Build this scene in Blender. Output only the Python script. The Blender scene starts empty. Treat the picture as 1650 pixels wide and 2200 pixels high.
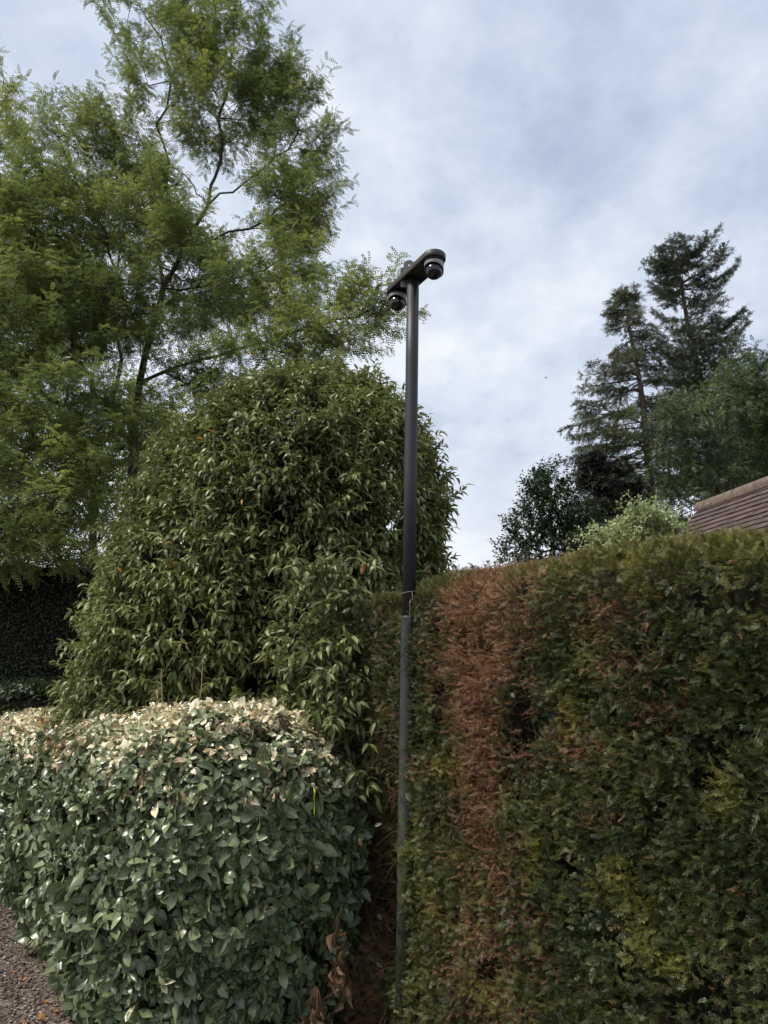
import bpy, bmesh, math, random
import numpy as np
from mathutils import Matrix, Vector
R = math.radians
rng = np.random.default_rng(7)
random.seed(7)
S = bpy.context.scene
COL = S.collection

# ------------------------------------------------------------------ camera
PITCH, ROLL, FPX, EYE = R(12.9), R(0.8), 1525.0, 1.6
cd = bpy.data.cameras.new('camera'); cam = bpy.data.objects.new('camera', cd); COL.objects.link(cam)
cd.sensor_fit = 'VERTICAL'; cd.sensor_height = 36; cd.sensor_width = 27; cd.lens = 36 * FPX / 2200
cd.clip_start = 0.05; cd.clip_end = 3000
cam.matrix_world = Matrix.Translation((0, 0, EYE)) @ Matrix.Rotation(math.pi / 2 + PITCH, 4, 'X') @ Matrix.Rotation(ROLL, 4, 'Z')
S.camera = cam
S.render.resolution_x, S.render.resolution_y = 768, 1024

# ------------------------------------------------------------------ sky + sun
SUN_EL, SUN_AZ = R(54), R(-108)            # azimuth from +Y towards +X
w = bpy.data.worlds.new('World'); S.world = w; w.use_nodes = True
nt = w.node_tree; nt.nodes.clear(); L = nt.links
def N(t, **k):
    n = nt.nodes.new(t)
    for a, b in k.items(): setattr(n, a, b)
    return n
def mathn(op, a, b=None, clamp=False):
    n = N('ShaderNodeMath', operation=op, use_clamp=clamp)
    for i, v in enumerate((a, b)):
        if v is None: continue
        if isinstance(v, (int, float)): n.inputs[i].default_value = v
        else: L.new(v, n.inputs[i])
    return n.outputs[0]
def ramp(fac, stops):
    r = N('ShaderNodeValToRGB'); e = r.color_ramp.elements
    while len(e) < len(stops): e.new(0.5)
    for x, (p, c) in zip(e, stops): x.position = p; x.color = (*c, 1)
    L.new(fac, r.inputs[0]); return r.outputs[0]
def mixc(f, a, b, mode='MIX'):
    m = N('ShaderNodeMix', data_type='RGBA', blend_type=mode)
    for i, v in ((0, f), (6, a), (7, b)):
        if isinstance(v, (int, float)): m.inputs[i].default_value = v
        elif isinstance(v, tuple): m.inputs[i].default_value = (*v, 1)
        else: L.new(v, m.inputs[i])
    return m.outputs[2]
sky = N('ShaderNodeTexSky', sky_type='NISHITA'); sky.sun_disc = False
sky.sun_elevation = SUN_EL; sky.sun_rotation = SUN_AZ
tc = N('ShaderNodeTexCoord'); sep = N('ShaderNodeSeparateXYZ'); L.new(tc.outputs['Generated'], sep.inputs[0])
zz = mathn('ADD', mathn('MAXIMUM', sep.outputs[2], 0.0), 0.45)
cmb = N('ShaderNodeCombineXYZ')
L.new(mathn('DIVIDE', sep.outputs[0], zz), cmb.inputs[0]); L.new(mathn('DIVIDE', sep.outputs[1], zz), cmb.inputs[1])
cmb.inputs[2].default_value = 5.3
def noise(vec, sc, det, rough, dist=0.0):
    n = N('ShaderNodeTexNoise'); n.inputs['Scale'].default_value = sc; n.inputs['Detail'].default_value = det
    n.inputs['Roughness'].default_value = rough; n.inputs['Distortion'].default_value = dist
    L.new(vec, n.inputs['Vector']); return n.outputs[0]
n1 = noise(cmb.outputs[0], 1.25, 5, 0.50, 0.1)
n2 = noise(cmb.outputs[0], 5.2, 8, 0.60, 0.1)
nn = mathn('ADD', mathn('MULTIPLY', n1, 0.58), mathn('MULTIPLY', n2, 0.42))
cloud = ramp(nn, [(0.38, (3.1, 3.75, 4.9)), (0.455, (4.3, 4.95, 6.0)), (0.52, (5.5, 6.0, 6.85)), (0.59, (6.9, 7.2, 7.6))])
hor = ramp(sep.outputs[2], [(0.02, (1, 1, 1)), (0.36, (0, 0, 0))])
hsep = N('ShaderNodeSeparateColor'); L.new(hor, hsep.inputs[0])
cloud = mixc(mathn('MULTIPLY', hsep.outputs[0], 0.92), cloud, (8.2, 8.3, 8.4))
full = mixc(0.93, sky.outputs[0], cloud)
bg = N('ShaderNodeBackground'); bg.inputs[1].default_value = 0.1; L.new(full, bg.inputs[0])
wo = N('ShaderNodeOutputWorld'); L.new(bg.outputs[0], wo.inputs[0])
sd = bpy.data.lights.new('sun', 'SUN'); so = bpy.data.objects.new('sun', sd); COL.objects.link(so)
sd.energy = 3.0; sd.angle = R(10); sd.color = (1, 0.93, 0.82)
sdir = Vector((math.sin(SUN_AZ) * math.cos(SUN_EL), math.cos(SUN_AZ) * math.cos(SUN_EL), math.sin(SUN_EL)))
so.rotation_euler = sdir.to_track_quat('Z', 'Y').to_euler(); so.location = sdir * 50
S.view_settings.view_transform = 'Standard'; S.view_settings.look = 'None'
S.view_settings.exposure = 0.48; S.view_settings.gamma = 1.0

# ------------------------------------------------------------------ helpers
def tag(o, label=None, cat=None, group=None, kind=None):
    for k, v in (('label', label), ('category', cat), ('group', group), ('kind', kind)):
        if v: o[k] = v
    return o
def empty(name, loc, label, cat, group=None, rz=0):
    o = bpy.data.objects.new(name, None); COL.objects.link(o); o.location = loc; o.rotation_euler[2] = rz
    o.empty_display_size = 0.2
    return tag(o, label, cat, group)
def nrm(a):
    return a / np.maximum(np.linalg.norm(a, axis=-1, keepdims=True), 1e-9)
def pixray(px, py):
    x = (px - 825) / FPX; y = -(py - 1100) / FPX
    c, s = math.cos(ROLL), math.sin(ROLL); x, y = x * c - y * s, x * s + y * c
    return np.array([x, math.cos(PITCH) - math.sin(PITCH) * y, math.sin(PITCH) + math.cos(PITCH) * y])
def at(px, py, fwd):
    r = pixray(px, py); return r * (fwd / r[1]) + np.array([0, 0, EYE])
def vnoise(p, scale, seed=0):
    """trilinear value noise, 0..1"""
    q = p / scale + seed * 17.31
    i = np.floor(q).astype(np.int64); f = q - i; f = f * f * (3 - 2 * f)
    def h(a, b, c):
        n = (a * 73856093) ^ (b * 19349663) ^ (c * 83492791) ^ (seed * 2654435 + 12345)
        n = (n ^ (n >> 13)) * 1274126177 & 0x7fffffff
        n = (n ^ (n >> 15)) * 69069 & 0x7fffffff
        return (n & 0xffff) / 65535.0
    r = 0
    for dx in (0, 1):
        for dy in (0, 1):
            for dz in (0, 1):
                ww = (f[..., 0] if dx else 1 - f[..., 0]) * (f[..., 1] if dy else 1 - f[..., 1]) * (f[..., 2] if dz else 1 - f[..., 2])
                r = r + ww * h(i[..., 0] + dx, i[..., 1] + dy, i[..., 2] + dz)
    return r
def fbm(p, scale, seed=0, oct=3):
    r = 0; a = 1; t = 0
    for k in range(oct):
        r = r + a * vnoise(p, scale / 2 ** k, seed + k); t += a; a *= 0.5
    return r / t
def mesh_obj(name, V, Fs, mat, parent=None, attr=None, smooth=True):
    """Fs: list of int arrays (M,k)"""
    me = bpy.data.meshes.new(name); V = np.asarray(V, np.float32)
    me.vertices.add(len(V)); me.vertices.foreach_set('co', V.ravel())
    tot = sum(f.size for f in Fs); npoly = sum(len(f) for f in Fs)
    me.loops.add(tot); me.loops.foreach_set('vertex_index', np.concatenate([f.ravel() for f in Fs]).astype(np.int32))
    st = []; o = 0
    for f in Fs:
        st.append(o + np.arange(len(f)) * f.shape[1]); o += f.size
    me.polygons.add(npoly); me.polygons.foreach_set('loop_start', np.concatenate(st).astype(np.int32))
    me.polygons.foreach_set('use_smooth', np.full(npoly, smooth))
    if attr is not None:
        a = me.attributes.new('lf', 'FLOAT_COLOR', 'POINT'); a.data.foreach_set('color', np.asarray(attr, np.float32).ravel())
    me.update(calc_edges=True)
    if mat: me.materials.append(mat)
    ob = bpy.data.objects.new(name, me); COL.objects.link(ob)
    if parent: ob.parent = parent; ob.matrix_parent_inverse = Matrix.Translation(-parent.location)
    return ob
class Bag:
    """collects geometry, then links it as one mesh object"""
    def __init__(s): s.V = []; s.F = {}; s.A = []; s.n = 0
    def add(s, V, F, A=None):
        V = np.asarray(V, float).reshape(-1, 3)
        for f in (F if isinstance(F, list) else [F]):
            s.F.setdefault(f.shape[1], []).append(f + s.n)
        s.V.append(V); s.A.append(np.zeros((len(V), 4)) if A is None else A); s.n += len(V)
    def build(s, name, mat, parent=None, smooth=True):
        return mesh_obj(name, np.concatenate(s.V), [np.concatenate(v) for v in s.F.values()], mat, parent, np.concatenate(s.A), smooth)
def stamp(bag, tpls, origin, axis, up, scale, rnd, typ, third=None):
    """copy template leaves: template = (verts[x across,y along,z normal], faces, edge, along)"""
    n = len(origin); axis = nrm(axis); x = nrm(np.cross(axis, up)); z = np.cross(x, axis)
    ch = rng.integers(0, len(tpls), n)
    for k, (tv, tf, te, ta) in enumerate(tpls):
        m = np.where(ch == k)[0]
        if not len(m): continue
        sc = scale[m] if np.ndim(scale) else np.full(len(m), scale)
        P = (tv[None, :, 0, None] * x[m][:, None] + tv[None, :, 1, None] * axis[m][:, None] + tv[None, :, 2, None] * z[m][:, None]) * sc[:, None, None] + origin[m][:, None]
        F = [(f[None] + (np.arange(len(m)) * len(tv))[:, None, None]).reshape(-1, f.shape[1]) for f in tf]
        A = np.zeros((len(m), len(tv), 4)); A[..., 0] = rnd[m][:, None]; A[..., 1] = typ[m][:, None]
        A[..., 2] = te[None] if third is None else third[m][:, None]; A[..., 3] = ta[None]
        bag.add(P.reshape(-1, 3), F, A.reshape(-1, 4))
def leaf_tpl(length, width, rows=5, fold=0.25, droop=0.3, wav=0.05, twist=0.0, peak=0.45, ph=0.0, pw=0.7):
    V = []; E = []; A = []
    for r in range(rows + 1):
        t = r / rows
        wd = width * 0.5 * (math.sin(math.pi * t ** (math.log(0.5) / math.log(peak)))) ** pw if 0 < t < 1 else width * 0.03
        th = droop * t * 1.3; yy = length * (t - 0.12 * droop * t * t); zc = -droop * length * t * t * 0.6
        for sx in (-1, 0, 1):
            wv = wav * length * math.sin(7 * t + sx * 1.7 + ph)
            V.append((sx * wd, yy, zc + abs(sx) * (fold * wd + wv * (0 < t < 1)) + sx * twist * wd * t)); E.append(abs(sx)); A.append(t)
    F = []
    for r in range(rows):
        for c in (0, 1):
            a = r * 3 + c; F.append((a, a + 1, a + 4, a + 3))
    return np.array(V), [np.array(F)], np.array(E, float), np.array(A)
def segments(bag, p0, p1, r0, r1, sides=5):
    """many tapered cylinders at once"""
    n = len(p0); d = nrm(p1 - p0); up = np.where(np.abs(d[:, 2:3]) > 0.9, [[1., 0, 0]], [[0, 0, 1.]])
    x = nrm(np.cross(d, up)); y = np.cross(d, x); a = np.arange(sides) / sides * 2 * np.pi
    ring = x[:, None] * np.cos(a)[None, :, None] + y[:, None] * np.sin(a)[None, :, None]
    V = np.concatenate([p0[:, None] + ring * r0[:, None, None], p1[:, None] + ring * r1[:, None, None]], 1)
    i = np.arange(sides); j = (i + 1) % sides
    f = np.stack([i, j, j + sides, i + sides], 1)
    bag.add(V.reshape(-1, 3), (f[None] + (np.arange(n) * 2 * sides)[:, None, None]).reshape(-1, 4))
def tube(bag, pts, rad, sides=8, cap=True):
    pts = np.asarray(pts, float); rad = np.full(len(pts), rad) if np.ndim(rad) == 0 else np.asarray(rad)
    t = nrm(np.gradient(pts, axis=0)); u = np.array([0., 0, 1]) if abs(t[0][2]) < 0.9 else np.array([1., 0, 0])
    V = []
    for p, d, r in zip(pts, t, rad):
        x = np.cross(d, u); x /= np.linalg.norm(x); u = np.cross(x, d)
        for k in range(sides):
            a = 2 * math.pi * k / sides; V.append(p + r * (x * math.cos(a) + u * math.sin(a)))
    F = []
    for r in range(len(pts) - 1):
        for k in range(sides):
            F.append((r * sides + k, r * sides + (k + 1) % sides, (r + 1) * sides + (k + 1) % sides, (r + 1) * sides + k))
    Fl = [np.array(F)]
    if cap: Fl.append(np.array([list(range(sides))[::-1], [(len(pts) - 1) * sides + k for k in range(sides)]]))
    bag.add(V, Fl)
def box(bag, c, s, M=None):
    v = np.array([(x, y, z) for x in (-.5, .5) for y in (-.5, .5) for z in (-.5, .5)]) * np.array(s)
    if M is not None: v = v @ np.array(M).T
    bag.add(v + np.array(c), np.array([(0, 1, 3, 2), (4, 6, 7, 5), (0, 4, 5, 1), (2, 3, 7, 6), (0, 2, 6, 4), (1, 5, 7, 3)]))
def lathe(bag, prof, sides=32, M=None, loc=(0, 0, 0), shear=None):
    a = np.arange(sides) / sides * 2 * np.pi; V = []
    for i, (r, z) in enumerate(prof):
        for t in a:
            V.append((r * math.cos(t), r * math.sin(t), z + (shear(i, t) if shear else 0)))
    V = np.array(V)
    if M is not None: V = V @ np.array(M).T
    F = [(i * sides + k, i * sides + (k + 1) % sides, (i + 1) * sides + (k + 1) % sides, (i + 1) * sides + k) for i in range(len(prof) - 1) for k in range(sides)]
    bag.add(V + np.array(loc), np.array(F))

# ------------------------------------------------------------------ materials
def newmat(name):
    global nt, L
    m = bpy.data.materials.new(name); m.use_nodes = True; nt = m.node_tree; nt.nodes.clear(); L = nt.links
    return m
def out(sh):
    o = N('ShaderNodeOutputMaterial'); L.new(sh, o.inputs[0])
def princ(col, rough, spec=0.5, bump=None, metal=0.0, bs=0.3, bd=0.01):
    p = N('ShaderNodeBsdfPrincipled'); p.inputs['Metallic'].default_value = metal; p.inputs['Specular IOR Level'].default_value = spec
    if isinstance(col, tuple): p.inputs['Base Color'].default_value = (*col, 1)
    else: L.new(col, p.inputs['Base Color'])
    if isinstance(rough, (int, float)): p.inputs['Roughness'].default_value = rough
    else: L.new(rough, p.inputs['Roughness'])
    if bump is not None:
        b = N('ShaderNodeBump'); b.inputs['Strength'].default_value = bs; b.inputs['Distance'].default_value = bd
        L.new(bump, b.inputs['Height']); L.new(b.outputs[0], p.inputs['Normal'])
    return p
def leafmat(name, dark, light, dead=(0.2, 0.11, 0.05), dead2=(0.42, 0.3, 0.17), rough=0.45, trans=0.25, rib=None, ribw=0.18,
            spec=0.5, back=None, young=None, blotch=0.0, tcol=1.5):
    m = newmat(name)
    at_ = N('ShaderNodeAttribute', attribute_name='lf'); s = N('ShaderNodeSeparateColor'); L.new(at_.outputs['Color'], s.inputs[0])
    r, t, e = s.outputs
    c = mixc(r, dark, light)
    g = N('ShaderNodeNewGeometry')
    if young: c = mixc(e, c, young)
    if rib: c = mixc(mathn('MULTIPLY', mathn('LESS_THAN', e, ribw), 0.55), c, rib)
    if back: c = mixc(g.outputs['Backfacing'], c, back)
    tf = t
    if blotch:
        co = N('ShaderNodeTexCoord'); nz = noise(co.outputs['Object'], 55, 3, 0.6)
        tf = mathn('ADD', t, mathn('MULTIPLY', mathn('SUBTRACT', nz, 0.5), mathn('MULTIPLY', mathn('GREATER_THAN', t, 0.02), blotch)))
        tf = ramp(tf, [(0.40, (0, 0, 0)), (0.60, (1, 1, 1))])
        sx = N('ShaderNodeSeparateColor'); L.new(tf, sx.inputs[0]); tf = sx.outputs[0]
    c = mixc(tf, c, mixc(r, dead, dead2))
    p = princ(c, rough, spec)
    tr = N('ShaderNodeBsdfTranslucent'); hs = N('ShaderNodeHueSaturation'); hs.inputs['Value'].default_value = tcol; hs.inputs['Saturation'].default_value = 1.1
    L.new(c, hs.inputs['Color']); L.new(hs.outputs[0], tr.inputs[0])
    mx = N('ShaderNodeMixShader'); mx.inputs[0].default_value = trans; L.new(p.outputs[0], mx.inputs[1]); L.new(tr.outputs[0], mx.inputs[2])
    out(mx.outputs[0]); return m
def barkmat(name, c1, c2, sc=30):
    m = newmat(name); co = N('ShaderNodeTexCoord'); n = noise(co.outputs['Object'], sc, 5, 0.65, 0.5)
    p = princ(ramp(n, [(0.35, c1), (0.65, c2)]), 0.9, 0.2, n, bs=0.7, bd=0.02); out(p.outputs[0]); return m
M_yew = leafmat('yew_needles', (0.020, 0.040, 0.014), (0.145, 0.175, 0.046), (0.145, 0.057, 0.029), (0.37, 0.195, 0.108), 0.45, 0.22, young=(0.36, 0.33, 0.06), spec=0.45)
M_ela = leafmat('silverthorn_leaf', (0.034, 0.060, 0.026), (0.210, 0.250, 0.125), (0.50, 0.33, 0.18), (0.82, 0.76, 0.54), 0.32, 0.12, rib=(0.24, 0.28, 0.13), spec=0.55, back=(0.16, 0.19, 0.10), blotch=1.0)
M_lau = leafmat('laurel_leaf', (0.055, 0.078, 0.026), (0.28, 0.30, 0.11), (0.42, 0.13, 0.05), (0.62, 0.38, 0.10), 0.42, 0.2, rib=(0.24, 0.27, 0.10), spec=0.42)
M_loc = leafmat('locust_leaf', (0.088, 0.122, 0.042), (0.270, 0.310, 0.105), rough=0.42, trans=0.34, young=(0.32, 0.34, 0.10), spec=0.35)
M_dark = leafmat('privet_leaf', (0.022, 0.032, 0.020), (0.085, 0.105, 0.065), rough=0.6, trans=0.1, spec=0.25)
M_fir = leafmat('fir_needle', (0.045, 0.062, 0.042), (0.12, 0.135, 0.08), rough=0.6, trans=0.15, spec=0.3)
M_fir2 = leafmat('fir_needle_olive', (0.064, 0.074, 0.044), (0.16, 0.17, 0.095), rough=0.6, trans=0.15, spec=0.3)
M_spr = leafmat('spruce_needle', (0.018, 0.024, 0.018), (0.055, 0.058, 0.040), rough=0.6, trans=0.1, spec=0.3)
M_oak = leafmat('oak_leaf', (0.022, 0.042, 0.020), (0.070, 0.095, 0.040), rough=0.45, trans=0.2)
M_aca = leafmat('acacia_leaf', (0.040, 0.066, 0.032), (0.15, 0.19, 0.075), rough=0.5, trans=0.25)
M_var = leafmat('variegated_leaf', (0.18, 0.24, 0.09), (0.52, 0.56, 0.32), rough=0.5, trans=0.3)
M_bark = barkmat('dark_bark', (0.030, 0.024, 0.020), (0.095, 0.080, 0.066))
M_firbark = barkmat('fir_bark', (0.055, 0.042, 0.034), (0.14, 0.112, 0.09), 12)
M_twig = barkmat('brown_twig', (0.09, 0.055, 0.035), (0.26, 0.17, 0.11), 60)
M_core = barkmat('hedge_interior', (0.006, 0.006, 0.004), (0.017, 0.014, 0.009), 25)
M_dry = leafmat('dry_leaf', (0.15, 0.080, 0.040), (0.33, 0.205, 0.115), rough=0.65, trans=0.2)
M_straw = barkmat('dry_stalk', (0.22, 0.16, 0.08), (0.42, 0.33, 0.19), 40)

# ------------------------------------------------------------------ ground
m = newmat('soil'); co = N('ShaderNodeTexCoord'); nz = noise(co.outputs['Object'], 9, 8, 0.7)
out(princ(ramp(nz, [(0.3, (0.028, 0.024, 0.016)), (0.7, (0.075, 0.070, 0.040))]), 0.95, 0.2, nz, bd=0.05).outputs[0]); M_soil = m
m = newmat('gravel_bed'); co = N('ShaderNodeTexCoord')
vo = N('ShaderNodeTexVoronoi'); vo.inputs['Scale'].default_value = 70; L.new(co.outputs['Object'], vo.inputs['Vector'])
sv = N('ShaderNodeSeparateColor'); L.new(vo.outputs['Color'], sv.inputs[0])
out(princ(ramp(sv.outputs[0], [(0.1, (0.045, 0.034, 0.027)), (0.6, (0.12, 0.09, 0.075)), (1.0, (0.24, 0.19, 0.16))]), 0.9, 0.25, vo.outputs['Distance'], bs=0.8, bd=0.01).outputs[0]); M_grav = m
m = newmat('pebble'); a_ = N('ShaderNodeAttribute', attribute_name='lf'); sv = N('ShaderNodeSeparateColor'); L.new(a_.outputs['Color'], sv.inputs[0])
out(princ(ramp(sv.outputs[0], [(0.0, (0.045, 0.033, 0.027)), (0.45, (0.13, 0.098, 0.082)), (0.8, (0.22, 0.175, 0.15)), (1.0, (0.42, 0.37, 0.33))]), 0.8, 0.3).outputs[0]); M_peb = m

g = Bag(); r_ = [0, 15, 40, 120, 400, 1500]; sd_ = 40
V = [(0, 5, 0)]; F3 = []; F4 = []
for k, r in enumerate(r_[1:]):
    for j in range(sd_):
        a = 2 * math.pi * j / sd_; V.append((r * math.cos(a), 5 + r * math.sin(a), 0))
for j in range(sd_): F3.append((0, 1 + j, 1 + (j + 1) % sd_))
for k in range(len(r_) - 2):
    for j in range(sd_):
        a = 1 + k * sd_; F4.append((a + j, a + sd_ + j, a + sd_ + (j + 1) % sd_, a + (j + 1) % sd_))
g.add(V, [np.array(F3), np.array(F4)]); tag(g.build('ground', M_soil), kind='structure')

DV = np.array([-0.5822, 0.8131, 0.0]); NV = np.array([-0.8131, -0.5822, 0.0]); UZ = np.array([0, 0, 1.0])
def hp(s, off, z):        # along the hedge line, off = towards the path
    s, off, z = np.broadcast_arrays(np.asarray(s, float), np.asarray(off, float), np.asarray(z, float))
    return s[..., None] * DV + (off - 2.13)[..., None] * NV + z[..., None] * UZ
g = Bag(); c4 = [hp(-4, 0.9, 0.006), hp(22, 0.9, 0.006), hp(22, 5.0, 0.006), hp(-4, 5.0, 0.006)]
g.add(np.array(c4), np.array([[0, 1, 2, 3]])); tag(g.build('gravel_path', M_grav), kind='structure')

def pebbles(n):
    base = np.array([(0, 0, -1), (1, 0, -.25), (.31, .95, -.2), (-.81, .59, -.3), (-.81, -.59, -.2), (.31, -.95, -.25), (.7, .5, .55), (-.3, .8, .5), (-.85, 0, .5), (-.25, -.8, .6), (.65, -.5, .5), (0, 0, .9)], float)
    f3 = np.array([(0, 2, 1), (0, 3, 2), (0, 4, 3), (0, 5, 4), (0, 1, 5), (1, 2, 6), (2, 7, 6), (2, 3, 7), (3, 8, 7), (3, 4, 8), (4, 9, 8), (4, 5, 9), (5, 10, 9), (5, 1, 10), (1, 6, 10), (11, 6, 7), (11, 7, 8), (11, 8, 9), (11, 9, 10), (11, 10, 6)])
    s = rng.uniform(2.2, 9.5, n); o = rng.uniform(0.98, 3.0, n)
    sz = 0.0045 + 0.006 * rng.random(n) ** 2
    c = hp(s, o, 0.006 + sz * 0.25 + rng.random(n) * 0.006)
    a = rng.random(n) * 6.28; sq = rng.uniform(0.45, 1, (n, 3)); sq[:, 0] = 1.2
    v = base[None] * sq[:, None] * sz[:, None, None] * (1 + 0.25 * (rng.random((n, 12, 1)) - .5))
    ca, sa = np.cos(a)[:, None], np.sin(a)[:, None]
    v = np.stack([v[..., 0] * ca - v[..., 1] * sa, v[..., 0] * sa + v[..., 1] * ca, v[..., 2]], -1) + c[:, None]
    A = np.zeros((n, 12, 4)); A[..., 0] = rng.random(n)[:, None]
    b = Bag(); b.add(v.reshape(-1, 3), (f3[None] + (np.arange(n) * 12)[:, None, None]).reshape(-1, 3), A.reshape(-1, 4)); return b
tag(pebbles(26000).build('gravel', M_peb, smooth=False), 'brown grey gravel chippings loose on the path beside the broadleaf hedge', 'gravel', kind='stuff')

# ------------------------------------------------------------------ yew hedge
HT = 2.03
yew = empty('yew_hedge', tuple(hp(1.6, -0.4, 0)), 'tall clipped yew hedge with a rusty brown dead band, behind the black camera pole', 'hedge')
def yew_top(s):
    P_ = np.stack([s, s * 0, s * 0], -1)
    return HT + 0.07 * (fbm(P_, 0.5, 3) - 0.5) - 0.05 * np.exp(-((s - 2.93) / 0.16) ** 2) - .22 * np.clip((s - 3.08) / .3, 0, 1) ** 2 + 0.02 * np.exp(-((s - 1.5) / .6) ** 2)
def yew_face_off(s, z):
    P_ = np.stack([s, z, s * 0], -1)
    o = 0.05 * (fbm(P_, 0.42, 11) - 0.5) + 0.05 * (vnoise(P_, 0.10, 5) - 0.5) + 0.01
    lr = 1 / (1 + np.exp((s - 2.715) / 0.012))              # right of the pole = 1, left = 0
    o = o * 1.0 + lr * 0.045 - (1 - lr) * (0.06 + 0.10 * np.clip((1.30 - z) / 0.8, 0, 1)) + 0.02 * np.clip(1 - z, 0, 1)
    o = o + .055 * np.exp(-((s - 2.74) / .07) ** 2) * np.clip(1 - np.abs(z - .88) / .32, 0, 1) ** .5 + (1 - lr) * .17 * np.clip((.50 - z) / .2, 0, 1)
    t = yew_top(s); rr = 0.16; dz = np.clip(z - (t - rr), 0, rr)
    return o - (rr - np.sqrt(np.maximum(rr * rr - dz * dz, 0)))
def yew_dead(s, z):
    P_ = np.stack([s, z, s * 0], -1); nz = fbm(P_, 0.30, 21, 4); n2 = vnoise(P_, 0.10, 31)
    wob = 0.10 * (fbm(np.stack([z, z * 0, z * 0], -1), 0.5, 8) - 0.5)
    wid = 0.215 + 0.04 * np.sin(z * 4)
    d = np.exp(-(np.abs((s - 2.22 - wob) / (wid + .22 * (n2 - .5) + .12 * (nz - .5)))) ** 2.0) * (0.97 - 0.68 * np.clip((1.45 - z), 0, 1))
    d = d * np.clip(0.50 + (nz - 0.40) * 4.5, 0.12, 1.08) * (.78 + .35 * n2)
    for (cs, cz, rs, a) in ((1.74, 1.36, .12, .75), (1.97, 1.32, .12, .8), (1.56, 1.80, .16, .6), (1.42, 1.50, .14, .45), (1.52, 1.66, .12, .5), (2.6, 1.2, .10, .6), (2.0, 0.6, .12, .35), (1.62, 1.15, .08, .5)):
        d = np.maximum(d, .68 * a * np.exp(-(((s - cs) / rs) ** 2 + ((z - cz) / (rs * .55)) ** 2)) * np.clip(nz * 2.2, 0.3, 1.2))
    left = np.clip((s - 2.85) / 0.08, 0, 1)
    d = np.maximum(d, left * (0.08 + 0.42 * np.clip((1.25 - z) / 0.5, 0, 1)) * np.clip(nz * 2, .4, 1.1))
    return np.clip(d + 0.05 * (n2 > 0.76) + 0.01, 0, 0.97)
def yew_sprig(seed, dead=False):
    r = np.random.default_rng(seed); V = []; F = []; A = []
    Lx = 0.045 if not dead else 0.05; nn_ = 9 if not dead else 8
    cv = r.uniform(-.5, .5); cz = r.uniform(-.5, .3)
    def pt(t): return np.array([cv * Lx * t * t, Lx * t, cz * Lx * t * t])
    for k in range(nn_):
        t = 0.08 + 0.9 * k / (nn_ - 1)
        for sx in (-1, 1):
            ln = (0.020 if not dead else 0.018) * (1 - 0.45 * t) * r.uniform(.75, 1.2); an = R(r.uniform(38, 68) if not dead else r.uniform(15, 80))
            d = np.array([sx * math.sin(an), math.cos(an), r.uniform(-.15, .45) if not dead else r.uniform(-.9, .5)]); d /= np.linalg.norm(d)
            p = pt(t); w_ = 0.0016 if not dead else 0.0011
            sd = np.cross(d, [0, 0, 1.]); sd /= np.linalg.norm(sd); bend = np.array([0, 0, -.15 * ln])
            i = len(V); V += [p, p + d * ln * .5 + sd * w_, p + d * ln + bend, p + d * ln * .5 - sd * w_]; F.append((i, i + 1, i + 2, i + 3)); A += [t] * 4
    for k in range(3):
        p, q = pt(k / 3), pt((k + 1) / 3); i = len(V); w_ = 0.0010
        V += [p - [w_, 0, 0], p + [w_, 0, 0], q + [w_ * .7, 0, 0], q - [w_ * .7, 0, 0]]; F.append((i, i + 1, i + 2, i + 3)); A += [0] * 4
    return np.array(V), [np.array(F)], np.ones(len(V)), np.array(A)
Tgreen = [yew_sprig(i) for i in range(8)]; Tdead = [yew_sprig(50 + i, True) for i in range(8)]
def put_yew(bag, s, z, off, nor, topness, spread=0.9, third=None):
    n = len(s); d = yew_dead(s, z); dead = rng.random(n) < d
    P_ = hp(s, off, z)
    ax = nor * rng.uniform(0.25, 1.0, (n, 1)) + rng.normal(0, .48, (n, 3)) * spread + np.array([0, 0, 1.0]) * (0.10 + 0.5 * topness[:, None]) + DV * 0.25
    up = nrm(nor * 0.6 + UZ * 0.6 + rng.normal(0, .5, (n, 3)))
    patch = fbm(P_, 0.25, 41); P2 = vnoise(P_, 0.08, 44)
    rnd = np.clip(-.05 + 0.9 * (patch - 0.25) * 1.4 + rng.normal(0, .26, n), 0, 1) * (1 - .45 * np.clip((2.0 - s) / 1.0, 0, 1) * (1 - topness))
    yg = np.clip((vnoise(P_, 0.11, 61) - 0.72) * 3, 0, .6) + np.clip((rng.random(n) - .95) * 8, 0, .35) + topness * rng.uniform(0.15, 0.8, n) * 0.6
    yg = yg * .6 + 0.5 * (fbm(np.stack([s, z, s * 0], -1), .4, 77) - .45) * np.clip((s - 1.8), 0, 1) + topness * .12
    yg = np.clip(yg * np.where(s > 2.78, .35, 1), 0, 1)
    hi = np.clip((z - 1.3) / .6, 0, 1) * .35
    rnd = np.where(dead, np.clip(rng.normal(.35, .28, n) + hi, 0, 1), rnd)
    typ = np.where(dead, rng.uniform(.75, 1, n), rng.uniform(0, .12, n))
    typ = np.where(~dead & (rng.random(n) < d * .7), rng.uniform(.2, .6, n), typ)
    for m_, T in ((~dead, Tgreen), (dead, Tdead)):
        stamp(bag, T, P_[m_], ax[m_], up[m_], rng.uniform(.46, .84, m_.sum()), rnd[m_], typ[m_], yg[m_])
b = Bag()
n = 104000
s = 0.3 + (3.34 - 0.3) * rng.random(n) ** 1.0; z = rng.random(n) * (yew_top(s) + 0.0)
P_ = np.stack([s, z, s * 0], -1)
keep = rng.random(n) < np.clip(1.25 - 5.5 * np.clip(fbm(P_, 0.13, 71) - 0.54, 0, 1), 0.10, 1)
keep &= ~((s > 2.84) & (rng.random(n) < 0.08 + 0.35 * np.clip((1.15 - z) / .6, 0, 1) * (z > .42)))
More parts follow.
